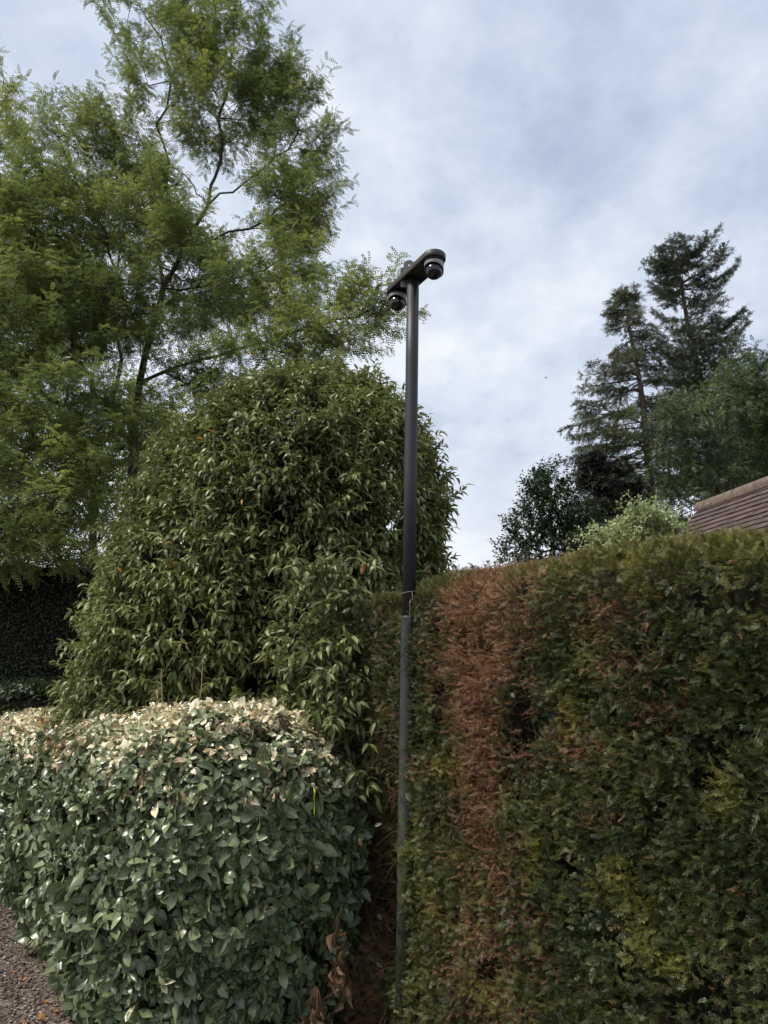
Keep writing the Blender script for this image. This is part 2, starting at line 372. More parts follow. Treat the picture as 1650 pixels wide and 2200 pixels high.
s, z = s[keep], z[keep]; n = len(s)
off = yew_face_off(s, z) - 0.10 * rng.random(n) ** 1.6
tness = np.clip((z - yew_top(s) + 0.14) / 0.14, 0, 1)
nor = NV * (1 - .75 * tness[:, None]) + UZ * tness[:, None]
put_yew(b, s, z, off, nor, tness)
n = 19000; s = rng.uniform(0.3, 3.4, n); o = -0.08 - 0.8 * rng.random(n) ** 1.3
z = yew_top(s) + 0.012 + 0.025 * (fbm(hp(s, o, 0), .2, 5) - .5) * 2 - 0.03 * rng.random(n)
put_yew(b, s, z, o, np.tile(UZ, (n, 1)), np.ones(n), .7)
n = 7000; s = rng.uniform(-1.6, 0.3, n); z = rng.random(n) * yew_top(s)
put_yew(b, s, z, yew_face_off(s, z) - .05 * rng.random(n), np.tile(NV, (n, 1)), s * 0)
n = 6000; z = rng.uniform(0, 2.0, n); o = rng.uniform(-.9, -.1, n)      # the far end of the hedge
put_yew(b, 3.33 + 0.04 * rng.normal(0, 1, n), z, o, np.tile(DV, (n, 1)), s[:1] * 0 + np.zeros(n))
n = 420; s = rng.uniform(0.6, 3.2, n); P_ = yew_top(s)                   # shoots that stand proud of the clipped top
put_yew(b, s, P_ + rng.uniform(0.01, 0.06, n), -0.12 - .5 * rng.random(n), np.tile(UZ, (n, 1)), np.ones(n) * .8, .35)
b.build('foliage', M_yew, yew)
# dark interior of the hedge
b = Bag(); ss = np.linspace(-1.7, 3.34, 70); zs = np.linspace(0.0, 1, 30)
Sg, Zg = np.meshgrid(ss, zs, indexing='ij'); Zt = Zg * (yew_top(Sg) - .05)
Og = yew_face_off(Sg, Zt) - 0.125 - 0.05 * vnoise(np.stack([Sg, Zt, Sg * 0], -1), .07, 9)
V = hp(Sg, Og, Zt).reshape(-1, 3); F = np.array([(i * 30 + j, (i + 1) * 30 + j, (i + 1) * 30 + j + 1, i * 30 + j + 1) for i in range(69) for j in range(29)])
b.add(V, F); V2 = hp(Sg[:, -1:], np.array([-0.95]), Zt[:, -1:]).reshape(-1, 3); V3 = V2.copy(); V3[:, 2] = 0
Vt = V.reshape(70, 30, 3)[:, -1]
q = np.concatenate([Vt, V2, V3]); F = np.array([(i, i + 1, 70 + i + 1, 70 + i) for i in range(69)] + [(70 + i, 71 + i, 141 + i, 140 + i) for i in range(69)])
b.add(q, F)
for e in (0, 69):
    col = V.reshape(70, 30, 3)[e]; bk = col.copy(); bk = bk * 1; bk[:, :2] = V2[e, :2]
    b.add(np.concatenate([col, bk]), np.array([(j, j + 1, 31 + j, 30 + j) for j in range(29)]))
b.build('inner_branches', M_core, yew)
def tangle(bag, c, nor, length, r0, wig=0.35, grav=-0.2, segs=5, sides=4):
    n = len(c); p = c; d = nrm(nor); 
    for k in range(segs):
        d = nrm(d + rng.normal(0, wig, (n, 3)) + np.array([0, 0, grav]) * .3)
        q = p + d * (length / segs)[:, None]
        segments(bag, p, q, r0 * (1 - .8 * k / segs), r0 * (1 - .8 * (k + 1) / segs), sides); p = q
    return p, d
b = Bag()
n = 900; s = rng.uniform(2.80, 3.40, n); z = rng.uniform(0.1, 1.5, n)
tangle(b, hp(s, yew_face_off(s, z) - .03, z), NV * .5 + rng.normal(0, .8, (n, 3)) + UZ * .2, rng.uniform(.06, .28, n), rng.uniform(.0007, .0022, n))
n = 1500; s = rng.normal(2.32, .17, n); z = rng.uniform(0.1, 2.03, n)
tangle(b, hp(s, yew_face_off(s, z) - .03, z), NV * .4 + rng.normal(0, .9, (n, 3)), rng.uniform(.03, .12, n), rng.uniform(.0006, .0014, n), .5)
n = 500; s = rng.uniform(.8, 2.7, n); z = rng.uniform(0.1, 2.0, n)
tangle(b, hp(s, yew_face_off(s, z) - .09, z), NV * .4 + rng.normal(0, .8, (n, 3)), rng.uniform(.05, .12, n), rng.uniform(.0006, .0015, n))
for k in range(16):      # the main stems inside
    s0 = 0.2 + k * .2; z = np.linspace(0, 1.9, 8)
    tube(b, hp(s0 + .05 * rng.normal(0, 1, 8), -.42 + .05 * rng.normal(0, 1, 8) + 0 * z, z), np.linspace(.035, .012, 8), 6)
b.build('twigs', M_twig, yew)

# ------------------------------------------------------------------ broadleaf (silverthorn) hedge: capsule plan, rounded profile
EC = np.array([-0.80, 3.95, 0.0]); ER, EH, ELEN = 0.70, 1.44, 8.5
ela = empty('silverthorn_hedge', tuple(EC), 'low rounded broadleaf hedge, grey green with pale scorched leaves on top', 'hedge')
def ela_profile(v):
    """v 0..1 from ground up the side, over the shoulder, to the centre; returns (inset fraction r, z)"""
    pts = np.array([(0.80, 0.0), (0.92, 0.2), (1.0, 0.55), (1.0, 0.85), (0.96, 1.05), (0.87, 1.19), (0.72, 1.29), (0.5, 1.37), (0.25, 1.42), (0.0, EH)])
    l = np.concatenate([[0], np.cumsum(np.hypot(*(np.diff(pts, axis=0) * [ER, 1]).T))]); l /= l[-1]
    return np.interp(v, l, pts[:, 0]), np.interp(v, l, pts[:, 1])
def ela_pt(u, v, half=False):
    """u: arc-length-like parameter around the capsule. <0 front side, 0..1 round end, >1 back side"""
    r, z = ela_profile(v); dr, dz_ = ela_profile(np.clip(v + .01, 0, 1)); r2, z2 = ela_profile(np.clip(v - .01, 0, 1))
    th = np.clip(u, 0, 1) * np.pi
    od = NV * np.cos(th)[..., None] - DV * np.sin(th)[..., None]
    along = np.where(u < 0, -u, np.where(u > 1, u - 1, 0))
    P = EC + DV * along[..., None] + od * (r * ER)[..., None] + UZ * z[..., None]
    tr, tz = (dr - r2) * ER, dz_ - z2; ln = np.hypot(tr, tz) + 1e-9
    nor = od * (tz / ln)[..., None] - UZ * (tr / ln)[..., None]
    nz = fbm(P, 0.45, 13) - .5; n2 = fbm(P, .16, 14) - .5
    return P + nor * (0.16 * nz + 0.08 * n2)[..., None] - UZ * (0.058 * np.minimum(along, 6))[..., None] * (z / EH)[..., None], nrm(nor)
T_ela = [leaf_tpl(.086, .044, 5, f, dr, wv, tw, .50, ph) for f, dr, wv, tw, ph in ((.25, .3, .03, .1, 0), (.1, .6, .06, -.3, 1), (.5, .2, .07, .3, 2), (-.15, .5, .06, 0, 3), (.3, .9, .04, .5, 4), (.15, -.25, .08, -.4, 5), (.7, .4, .05, .2, 6))]
T_cur = [leaf_tpl(.07, .034, 5, f, dr, wv, tw, .5, ph) for f, dr, wv, tw, ph in ((1.2, .9, .12, .6, 0), (.9, 1.4, .15, -.8, 1), (1.6, .6, .1, .3, 2), (-1.2, 1.0, .12, 1.0, 3))]
nc = 14500                                     # leafy shoot tips, five or six leaves round each
u = np.where(rng.random(nc) < .40, rng.random(nc), np.where(rng.random(nc) < .80, -ELEN * rng.random(nc) ** 1.3, 1 + ELEN * rng.random(nc) ** 1.3))
v = rng.random(nc); r, _ = ela_profile(v)
k = rng.random(nc) < np.where((u > 0) & (u < 1), np.maximum(r, .05), 1.0); u, v = u[k], v[k]
Pn, nor = ela_pt(u, v); toC = nrm(np.array([0, 0, EYE]) - Pn)
k = (np.sum(toC * nor, 1) > -.25) | (rng.random(len(u)) < .3)
k &= rng.random(len(u)) < np.clip(1.15 - 6 * np.clip(fbm(Pn, .15, 17) - .53, 0, 1), .12, 1)
Pn, nor = Pn[k], nor[k]; nc = len(Pn); KL = 6
cdep = rng.random(nc) ** 1.4 * .11 - .015; cd_ = nrm(nor * .8 + UZ * .15 + rng.normal(0, .38, (nc, 3)))
s1 = nrm(np.cross(cd_, UZ + .01)); s2 = np.cross(s1, cd_); P0 = Pn - nor * cdep[:, None]; ph0 = rng.random(nc) * 6.28; csz = np.clip(rng.normal(1.0, .18, nc), .55, 1.25)
OO, AA, UU, SS, TN, DD_ = [], [], [], [], [], []
for q_ in range(KL):
    a_ = ph0 + q_ * 2.4 + rng.normal(0, .25, nc); sd_v = s1 * np.cos(a_)[:, None] + s2 * np.sin(a_)[:, None]; lay = q_ / KL
    tp1 = np.clip(nor[:, 2] * 1.3 - .2, 0, 1)[:, None]
    OO.append(P0 - cd_ * (.035 * lay) + rng.normal(0, .006, (nc, 3))); AA.append(cd_ * (.62 - .55 * lay) + sd_v + rng.normal(0, .2, (nc, 3)) - UZ * (.50 * (1 - tp1) + .05)); UU.append(cd_ + .25 * UZ + rng.normal(0, .22, (nc, 3)))
    SS.append(csz * (.6 + .45 * lay) * rng.uniform(.8, 1.15, nc)); TN.append(tp1[:, 0]); DD_.append(cdep + .03 * lay)
OO, AA, UU = map(np.concatenate, (OO, AA, UU)); SS, topn, dep_ = map(np.concatenate, (SS, TN, DD_)); n = len(OO)
scorch = np.clip(topn * 1.25 - .12, 0, 1) * np.clip(.58 + 2.2 * (fbm(OO, .28, 19) - .42), .15, .95) * .92
sc = rng.random(n); typ = np.where(sc < scorch, rng.uniform(.42, 1, n), np.where(sc < scorch + .018 + .12 * topn, rng.uniform(.35, .62, n), 0))
typ = np.where((topn < .25), np.where(rng.random(n) < .004, .95, np.minimum(typ, .45)), typ)
cl = np.tile(rng.normal(0, .24, nc), KL)
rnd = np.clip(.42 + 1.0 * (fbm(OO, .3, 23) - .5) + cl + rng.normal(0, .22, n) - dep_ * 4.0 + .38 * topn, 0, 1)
SS *= (1 - .22 * topn); b = Bag(); cu = typ > .72
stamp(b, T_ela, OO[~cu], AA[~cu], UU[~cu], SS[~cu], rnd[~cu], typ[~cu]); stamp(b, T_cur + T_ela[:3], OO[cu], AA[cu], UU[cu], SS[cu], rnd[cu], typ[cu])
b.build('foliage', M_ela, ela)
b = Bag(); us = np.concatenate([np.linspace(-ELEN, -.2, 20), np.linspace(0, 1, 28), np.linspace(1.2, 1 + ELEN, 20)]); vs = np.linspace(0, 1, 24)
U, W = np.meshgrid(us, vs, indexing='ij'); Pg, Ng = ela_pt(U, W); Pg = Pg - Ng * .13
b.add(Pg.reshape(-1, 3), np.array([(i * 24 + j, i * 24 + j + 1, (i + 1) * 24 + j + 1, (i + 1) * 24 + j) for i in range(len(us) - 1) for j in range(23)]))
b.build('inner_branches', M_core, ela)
b = Bag(); n = 700; u = np.where(rng.random(n) < .5, rng.random(n), -3 * rng.random(n)); v = rng.uniform(.05, .98, n); Pn, nor = ela_pt(u, v)
tangle(b, Pn - nor * .1, nor + rng.normal(0, .5, (n, 3)), rng.uniform(.08, .17, n), rng.uniform(.001, .0022, n))
b.build('twigs', M_twig, ela)
# dry stalks that stand up out of the top
for (px, py, px2, py2, f) in ((345, 1520, 350, 1435, 4.1), (425, 1500, 440, 1415, 4.3), (330, 1520, 345, 1462, 4.2)):
    a, c = at(px, py, f), at(px2, py2, f + .1); a[2] -= .08; t = np.linspace(0, 1, 7)[:, None]
    b = Bag(); tube(b, a + (c - a) * t + np.sin(t * 5) * .006, np.linspace(.0035, .0018, 7), 6)
    n = 5; q = a + (c - a) * rng.uniform(.3, 1, (n, 1)); tangle(b, q, rng.normal(0, .4, (n, 3)) + UZ, np.full(n, .03), np.full(n, .0015), segs=2)
    b.build('dry_stalk', M_straw, ela)
# clump of brown dead leaves hanging at the foot of the round end
T_dry = [leaf_tpl(.075, .028, 6, f, dr, wv, tw, .45, ph) for f, dr, wv, tw, ph in ((1.6, .5, .10, .9, 0), (2.0, .9, .12, -1.0, 1), (1.3, 1.1, .14, .5, 2), (-1.6, .6, .1, 1.2, 3))]
for px, py, f, r, k in [(722, 2085, 3.42, 18, 30), (688, 2165, 3.38, 26, 16), (745, 2120, 3.47, 10, 10), (716, 2010, 3.45, 8, 9), (655, 2190, 3.34, 20, 8)]:
    b = Bag(); a = np.array([at(px + rng.normal(0, r * .45), py + rng.normal(0, r * 1.1), f + rng.normal(0, .05)) for _ in range(k)])
    stamp(b, T_dry, a, rng.normal(0, .38, (k, 3)) - UZ, rng.normal(0, 1, (k, 3)) + NV, rng.uniform(.5, .95, k), rng.random(k), np.zeros(k))
    for q in a[1:]: tube(b, [q, (q + a[0]) / 2 + rng.normal(0, .01, 3), a[0] + UZ * .08], .0012, 4)
    b.build('dead_leaf_clump', M_dry, ela)

# ------------------------------------------------------------------ shoots with leaves, tree skeletons
def shoots(fol, wood, org, dirs, length, nleaf, tpls, lsz, spread=60, curve=-.15, lift=.0, r0=.003, start=.15, rnd=None, typ=0.0, young=None, upmix=.8, segs=4, jit=.25, whorl=True):
    n = len(org); d = nrm(dirs); pts = [org]; p = org
    for k in range(segs):
        d = nrm(d + UZ * curve * .4 + rng.normal(0, .07, (n, 3))); p = p + d * (length / segs)[:, None]; pts.append(p)
    if wood is not None:
        for k in range(segs): segments(wood, pts[k], pts[k + 1], np.full(n, r0 * (1 - .75 * k / segs)), np.full(n, r0 * (1 - .75 * (k + 1) / segs)), 3)
    pts = np.stack(pts, 1); O = []; A = []; Rn = []; Yn = []
    base = rng.random(n) if rnd is None else rnd; yo = np.zeros(n) if young is None else young
    for k in range(nleaf):
        t = start + (1 - start) * (k + rng.random(n) * .6) / nleaf; x = np.clip(t, 0, .999) * segs; i = x.astype(int); f = (x - i)[:, None]
        P = pts[np.arange(n), i] * (1 - f) + pts[np.arange(n), i + 1] * f; tg = nrm(pts[np.arange(n), i + 1] - pts[np.arange(n), i])
        s1 = nrm(np.cross(tg, UZ) + 1e-3); s2 = np.cross(s1, tg); ang = (k * 2.4 + base * 6.28) if whorl else (k % 2) * np.pi + rng.normal(0, .5, n)
        sd = s1 * np.cos(ang)[:, None] + s2 * np.sin(ang)[:, None]
        sp = R(spread) * (1 - .45 * t)
        A.append(tg * np.cos(sp)[:, None] + sd * np.sin(sp)[:, None] + UZ * lift + rng.normal(0, jit, (n, 3))); O.append(P)
        Rn.append(np.clip(base * .75 + rng.normal(.1, .14, n), 0, 1)); Yn.append(np.clip(yo * (.4 + .8 * t), 0, 1))
    O = np.concatenate(O); A = np.concatenate(A); Rn = np.concatenate(Rn); Yn = np.concatenate(Yn); m_ = len(O)
    ty = (rng.random(m_) < typ) * rng.uniform(.7, 1, m_)
    stamp(fol, tpls, O, A, UZ * upmix + rng.normal(0, .35, (m_, 3)), lsz * rng.uniform(.7, 1.15, m_), Rn, ty, Yn if young is not None else None)
def grow(trunk, targets, w=.35, step=.35, up=.12, jitter=.06):
    """trunk: list of points (first is the base). returns nodes, parent, tip node of each target"""
    nodes = [np.array(p, float) for p in trunk]; par = [-1] + list(range(len(trunk) - 1)); pl = [0.]
    for i in range(1, len(trunk)): pl.append(pl[-1] + .3 * np.linalg.norm(nodes[i] - nodes[i - 1]))
    order = np.argsort([min(np.linalg.norm(t - p) for p in nodes[1:]) for t in targets]); tips = [0] * len(targets)
    arr = np.zeros((60000, 3)); arr[:len(nodes)] = nodes; plr = np.zeros(60000); plr[:len(pl)] = pl; n = len(nodes)
    for oi in order:
        t = targets[oi]; dv = t - arr[:n]; dist = np.linalg.norm(dv, axis=1)
        cost = dist + w * plr[:n] + np.where(dv[:, 2] < -.1, -dv[:, 2] * .6, 0); cost[0] += 99
        i = int(np.argmin(cost)); d = dist[i]; k = max(1, int(d / step)); a = arr[i]
        prev = i; sag = d * up
        for j in range(1, k + 1):
            f = j / k; q = a + (t - a) * f + UZ * (-sag * math.sin(math.pi * f)) * .8 + (rng.normal(0, jitter, 3) if j < k else 0)
            arr[n] = q; par.append(prev); plr[n] = plr[prev] + d / k; prev = n; n += 1
        tips[oi] = prev
    return arr[:n].copy(), np.array(par), np.array(tips)
def wood_from(bag, nodes, par, r_tip, expo=2.3, rmin=0.0, sides=6):
    n = len(nodes); cnt = np.zeros(n); ch = np.zeros(n, int)
    for i in range(1, n): ch[par[i]] += 1
    cnt[ch == 0] = 1
    for i in range(n - 1, 0, -1): cnt[par[i]] += cnt[i]
    r = np.maximum(r_tip * cnt ** (1 / expo), rmin)
    i = np.arange(1, n); a = nodes[par[i]]; c = nodes[i]; ra = np.minimum(r[par[i]], r[i] * 1.35)
    segments(bag, a, c + (c - a) * .03, ra, r[i], sides); return r
def in_ellipsoids(spec, n, shell=0.45):
    """spec rows: centre(3), radii(3), weight"""
    ws = np.array([s_[2] for s_ in spec]); ws = ws / ws.sum(); ch = rng.choice(len(spec), n, p=ws)
    c = np.array([s_[0] for s_ in spec])[ch]; r = np.array([s_[1] for s_ in spec])[ch]
    d = nrm(rng.normal(0, 1, (n, 3))); q = (shell + (1 - shell) * rng.random(n)) ** .6
    return c + d * q[:, None] * r, d * (1 / r)

# ------------------------------------------------------------------ laurel bush
lau = empty('laurel_bush', (-1.1, 6.0, 0), 'big dome shaped evergreen laurel bush with drooping pointed leaves, behind the low hedge', 'bush')
LC = np.array([-1.02, 5.95, 0.0])
def lau_pt(az, v):
    """dome: v 0 = ground .. 1 = apex"""
    prof = np.array([(1.30, 0.0), (1.42, .6), (1.47, 1.3), (1.44, 1.8), (1.42, 2.5), (1.36, 2.95), (1.21, 3.4), (.84, 3.83), (.42, 4.10), (0.0, 4.22)])
    l = np.concatenate([[0], np.cumsum(np.hypot(*np.diff(prof, axis=0).T))]); l /= l[-1]
    r = np.interp(v, l, prof[:, 0]); z = np.interp(v, l, prof[:, 1]); r2 = np.interp(np.clip(v + .02, 0, 1), l, prof[:, 0]); z2 = np.interp(np.clip(v + .02, 0, 1), l, prof[:, 1])
    r1 = np.interp(np.clip(v - .02, 0, 1), l, prof[:, 0]); z1 = np.interp(np.clip(v - .02, 0, 1), l, prof[:, 1])
    od = np.stack([np.cos(az), np.sin(az), az * 0], -1); ln = np.hypot(r2 - r1, z2 - z1) + 1e-9
    lean = np.array([1.0, 0, 0]) * np.interp(z, [0, 1.8, 3.4, 4.0, 4.3], [0, .07, .28, .44, .52])[..., None]
    P = LC + od * r[..., None] + UZ * z[..., None] + lean; nor = od * ((z2 - z1) / ln)[..., None] - UZ * ((r2 - r1) / ln)[..., None]
    return P + nor * ((fbm(P, 1.1, 51) - .5) * .42 + (fbm(P, .36, 52) - .5) * .26)[..., None], nor, r
n = 25000; az = rng.random(n) * 2 * np.pi; v = rng.random(n) * .98 + .01; P_, nor, r = lau_pt(az, v)
k = (rng.random(n) < np.clip(r / 1.9, .05, 1)) & ((nor[:, 1] < .45) | (rng.random(n) < .45))
P_, nor, v = P_[k], nor[k], v[k]; n = len(P_)
dep = rng.random(n) ** 1.5 * .24; P_ = P_ - nor * (dep + .12)[:, None]
T_lau = [leaf_tpl(.072, .024, 4, f, dr, .01, tw, .42, ph) for f, dr, tw, ph in ((.5, .6, .1, 0), (.35, 1.0, -.2, 1), (.6, .8, .3, 2), (.25, 1.3, 0, 3), (.7, .4, -.3, 4))]
fo, wd = Bag(), Bag()
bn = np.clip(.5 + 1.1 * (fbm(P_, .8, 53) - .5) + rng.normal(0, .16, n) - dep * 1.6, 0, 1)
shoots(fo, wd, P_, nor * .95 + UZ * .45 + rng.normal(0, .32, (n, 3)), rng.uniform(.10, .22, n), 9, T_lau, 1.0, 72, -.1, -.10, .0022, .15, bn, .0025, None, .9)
n = 260; az = rng.random(n) * 6.283; P_, nor, r = lau_pt(az, rng.uniform(.3, .98, n))     # longer shoots that break the outline
shoots(fo, wd, P_ - nor * .1, nor + UZ * .7 + rng.normal(0, .3, (n, 3)), rng.uniform(.18, .32, n), 12, T_lau, .95, 68, -.1, -.15, .003, .3, np.clip(rng.normal(.65, .2, n), 0, 1), .002, None, .9)
n = 560; s_ = rng.uniform(3.12, 3.75, n); z_ = rng.uniform(.95, 2.25, n)      # side growth leaning over the end of the yew
kk = (z_ < 2.3 - 1.1 * (3.75 - s_)) | (s_ > 3.4); s_, z_ = s_[kk], z_[kk]; n = len(s_)
shoots(fo, wd, hp(s_, rng.uniform(-.25, .12, n), z_), NV * .7 - DV * .4 + UZ * .2 + rng.normal(0, .4, (n, 3)), rng.uniform(.12, .26, n), 9, T_lau, 1.0, 72, -.2, -.15, .0022, .1, np.clip(rng.normal(.27, .2, n), 0, 1), .003, None, .9)
fo.build('foliage', M_lau, lau)
tg = []; 
for _ in range(150):
    q, qn, _r = lau_pt(np.array([rng.random() * 6.283]), np.array([rng.uniform(.1, .95)])); tg.append(q[0] - qn[0] * .3)
nodes, par, tips = grow([(-1.02, 5.95, 0), (-1.0, 5.95, .35)], np.array(tg), .2, .3, .05, .03); wood_from(wd, nodes, par, .005)
wd.build('branches', M_bark, lau)
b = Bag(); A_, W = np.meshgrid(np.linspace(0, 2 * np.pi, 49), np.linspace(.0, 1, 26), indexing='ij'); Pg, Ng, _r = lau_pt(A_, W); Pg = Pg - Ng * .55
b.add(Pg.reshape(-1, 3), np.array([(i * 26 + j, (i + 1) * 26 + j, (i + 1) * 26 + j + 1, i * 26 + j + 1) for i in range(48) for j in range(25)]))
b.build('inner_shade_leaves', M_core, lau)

# ------------------------------------------------------------------ honey locust tree
def pinnate(length, npair, lw, ll, curve, seed):
    r = np.random.default_rng(seed); V = []; F = []; A = []
    def pt(t): return np.array([curve * length * t * t * .5, length * t, -length * .35 * t * t])
    for k in range(npair):
        t = .18 + .8 * k / (npair - 1); p = pt(t); sz = math.sin(math.pi * (.15 + .75 * t)) ** .5
        for sx in (-1, 1):
            d = np.array([sx * .85, .45, r.uniform(-.5, .15)]); d /= np.linalg.norm(d); sd = np.array([-d[1], d[0], r.uniform(-.3, .3)]) * lw * .5
            i = len(V); V += [p, p + d * ll * sz * .5 + sd, p + d * ll * sz, p + d * ll * sz * .5 - sd]; F.append((i, i + 1, i + 2, i + 3)); A += [t] * 4
    i = len(V); p, q = pt(0), pt(1); V += [p - [.0008, 0, 0], p + [.0008, 0, 0], q]; F3 = np.array([(i, i + 1, i + 2)]); A += [0] * 3
    return np.array(V), [np.array(F), F3], np.ones(len(V)), np.array(A)
T_loc = [pinnate(.14, 5, .024, .034, c, i) for i, c in enumerate((.3, -.3, .6, -.5, 0))]
loc = empty('honey_locust_tree', tuple(at(285, 1100, 10.5) * [1, 1, 0]), 'large feathery honey locust tree filling the left side behind the bushes', 'tree')
D0 = 10.5; mpp = D0 / FPX
blobs = [  # px, py, forward distance, radius px
 (300, 560, 10.5, 235), (470, 240, 10.5, 120), (400, 110, 10.4, 95), (510, 110, 10.3, 80), (325, 80, 10.5, 50), (310, 170, 10.5, 50), (255, -10, 10.5, 45), (400, 20, 10.5, 60), (560, 170, 10.4, 70), (520, 20, 10.5, 55), (420, -60, 10.6, 90),
 (590, 250, 10.4, 75), (650, 190, 10.3, 42), (640, 330, 10.2, 85), (690, 400, 10.2, 50), (600, 460, 10.0, 105), (640, 450, 10.0, 65), (650, 570, 9.8, 55), (600, 640, 9.7, 85), (560, 610, 9.7, 105), (640, 520, 9.9, 55),
 (620, 700, 9.3, 75), (710, 700, 8.9, 55), (790, 672, 8.6, 44), (835, 690, 8.5, 26), (820, 625, 8.5, 20), (560, 760, 9.2, 70), (700, 750, 9.0, 40),
 (215, 275, 10.6, 75), (280, 330, 10.6, 90), (130, 330, 10.3, 105), (100, 480, 9.9, 150), (20, 560, 9.7, 160), (60, 700, 9.4, 170), (200, 700, 9.9, 150), (90, 880, 9.0, 160), (80, 1040, 8.9, 135),
 (5, 200, 10.2, 26), (8, 300, 10.2, 40), (15, 380, 10.2, 60), (-140, 500, 10.4, 190), (-140, 850, 9.8, 190), (220, 960, 9.3, 105), (210, 1080, 9.1, 90), (420, 760, 9.9, 105), (400, 860, 9.8, 85), (330, 960, 9.8, 70),
 (40, 1140, 8.7, 105), (-90, 1130, 9.0, 140), (170, 1130, 8.9, 85), (90, 1190, 8.8, 50), (700, 690, 8.9, 60), (770, 690, 8.7, 50), (640, 740, 9.1, 60), (300, 480, 12.3, 130), (480, 620, 12.1, 100), (100, 700, 12.3, 150), (-260, 650, 11.5, 260)]
spec = []
for px, py, f, r in blobs:
    rr = r * f / FPX * .90; dp = rr * (0.85 if r > 60 else 1.0); spec.append((at(px, py, f), (rr, dp, rr * .95), rr ** 2.2 + .02))
NT = 2250
tgt, dd = in_ellipsoids(spec, NT, .25)
st_ = rng.random(NT) < .13; tgt[st_] += nrm(dd[st_]) * rng.uniform(.05, .35, (st_.sum(), 1)) + UZ * .1
trunk = [at(285, 1100, 10.6) * [1, 1, 0]] + [at(*q) for q in ((287, 1000, 10.6), (288, 920, 10.6))]
limbs = [  # pixel x, y, forward distance along each main limb
 [(288, 920, 10.6), (300, 830, 10.6), (318, 720, 10.6), (352, 620, 10.6), (400, 535, 10.5), (452, 448, 10.5), (462, 380, 10.5), (480, 300, 10.5), (478, 210, 10.5), (498, 120, 10.5), (490, 20, 10.5), (470, -60, 10.5)],
 [(288, 920, 10.6), (250, 880, 10.5), (205, 850, 10.4), (175, 790, 10.3), (160, 710, 10.2), (128, 620, 10.2), (95, 520, 10.2), (60, 430, 10.2), (15, 330, 10.2), (8, 200, 10.2)],
 [(300, 830, 10.6), (345, 800, 10.4), (420, 775, 10.1), (510, 745, 9.8), (600, 720, 9.4), (690, 695, 9.0), (770, 680, 8.7), (830, 690, 8.5)],
 [(352, 620, 10.6), (335, 530, 10.6), (345, 440, 10.6), (362, 350, 10.6), (345, 270, 10.6), (372, 180, 10.5), (350, 80, 10.4), (300, 10, 10.4)],
 [(452, 448, 10.5), (430, 415, 10.6), (395, 375, 10.7), (350, 330, 10.8), (300, 300, 10.9)],
 [(452, 448, 10.5), (505, 415, 10.4), (560, 370, 10.3), (620, 320, 10.2), (680, 265, 10.2)],
 [(400, 535, 10.5), (470, 515, 10.3), (540, 490, 10.1), (610, 440, 10.1), (690, 400, 10.1)],
 [(318, 720, 10.6), (270, 640, 10.5), (235, 545, 10.4), (205, 470, 10.3), (170, 400, 10.3), (130, 300, 10.3)],
 [(352, 620, 10.6), (430, 620, 10.2), (520, 590, 9.9), (600, 560, 9.8)],
 [(205, 850, 10.4), (140, 870, 10.0), (60, 830, 9.6), (-30, 780, 9.4), (-120, 720, 9.6)],
 [(288, 980, 10.6), (220, 1010, 10.1), (130, 1040, 9.6), (40, 1010, 9.2), (-60, 990, 9.1)],
 [(345, 800, 10.4), (400, 830, 10.1), (440, 800, 9.9), (470, 760, 9.8)], [(230, 885, 10.5), (260, 780, 11.3), (240, 640, 12.0), (260, 500, 12.3)]]
gn = [np.array(p, float) for p in trunk]; gn.append(at(288, 980, 10.6)); gn = [gn[0], gn[1], gn[3], gn[2]]; gp = [-1, 0, 1, 2]
for lm in limbs:
    P0_ = at(*lm[0]); prev = int(np.argmin([np.linalg.norm(q - P0_) for q in gn]))
    for q in lm[1:]:
        t_ = at(*q); m_ = (gn[prev] + t_) / 2 + rng.normal(0, .045, 3); 
        for w_ in (m_, t_ + rng.normal(0, .03, 3)): gn.append(w_); gp.append(prev); prev = len(gn) - 1
gn = np.array(gn)
# continue growing from the guide skeleton
def grow_from(nodes0, par0, targets, w, step, up, jitter):
    arr = np.zeros((80000, 3)); n = len(nodes0); arr[:n] = nodes0; par = list(par0); plr = np.zeros(80000); plr[:n] = [.25 * np.linalg.norm(p - nodes0[0]) for p in nodes0]; tips = np.zeros(len(targets), int)
    base = np.array([np.min(np.linalg.norm(nodes0 - t, axis=1)) for t in targets])
    for oi in np.argsort(base):
        t = targets[oi]; dv = t - arr[:n]; dist = np.linalg.norm(dv, axis=1); cost = dist + w * plr[:n] + np.where(dv[:, 2] < -.1, -dv[:, 2] * .5, 0); cost[:2] += 99
        i = int(np.argmin(cost)); d = dist[i]; k = max(1, int(d / step)); a = arr[i].copy(); prev = i
        for j in range(1, k + 1):
            f = j / k; arr[n] = a + (t - a) * f - UZ * d * up * math.sin(math.pi * f) + (rng.normal(0, jitter, 3) if j < k else 0); par.append(prev); plr[n] = plr[prev] + d / k; prev = n; n += 1
        tips[oi] = prev
    return arr[:n].copy(), np.array(par), tips
nodes, par, tips = grow_from(gn, gp, tgt, .30, .30, .06, .045)
wd, fo = Bag(), Bag(); wood_from(wd, nodes, par, .0042, 2.35)
tdir = nrm(nodes[tips] - nodes[par[tips]])
k_ = 4; O = np.repeat(tgt, k_, 0); n = len(O)
DD = np.repeat(tdir, k_, 0) * .7 + np.repeat(nrm(dd), k_, 0) * .6 + UZ * .35 + rng.normal(0, .42, (n, 3))
O = O + rng.normal(0, .05, (n, 3))
bn = np.clip(.45 + 1.3 * (fbm(O, 1.0, 81) - .5) + rng.normal(0, .15, n), 0, 1)
yo = np.clip((fbm(O, .55, 82) - .56) * 5, 0, .85) * (rng.random(n) < .8)
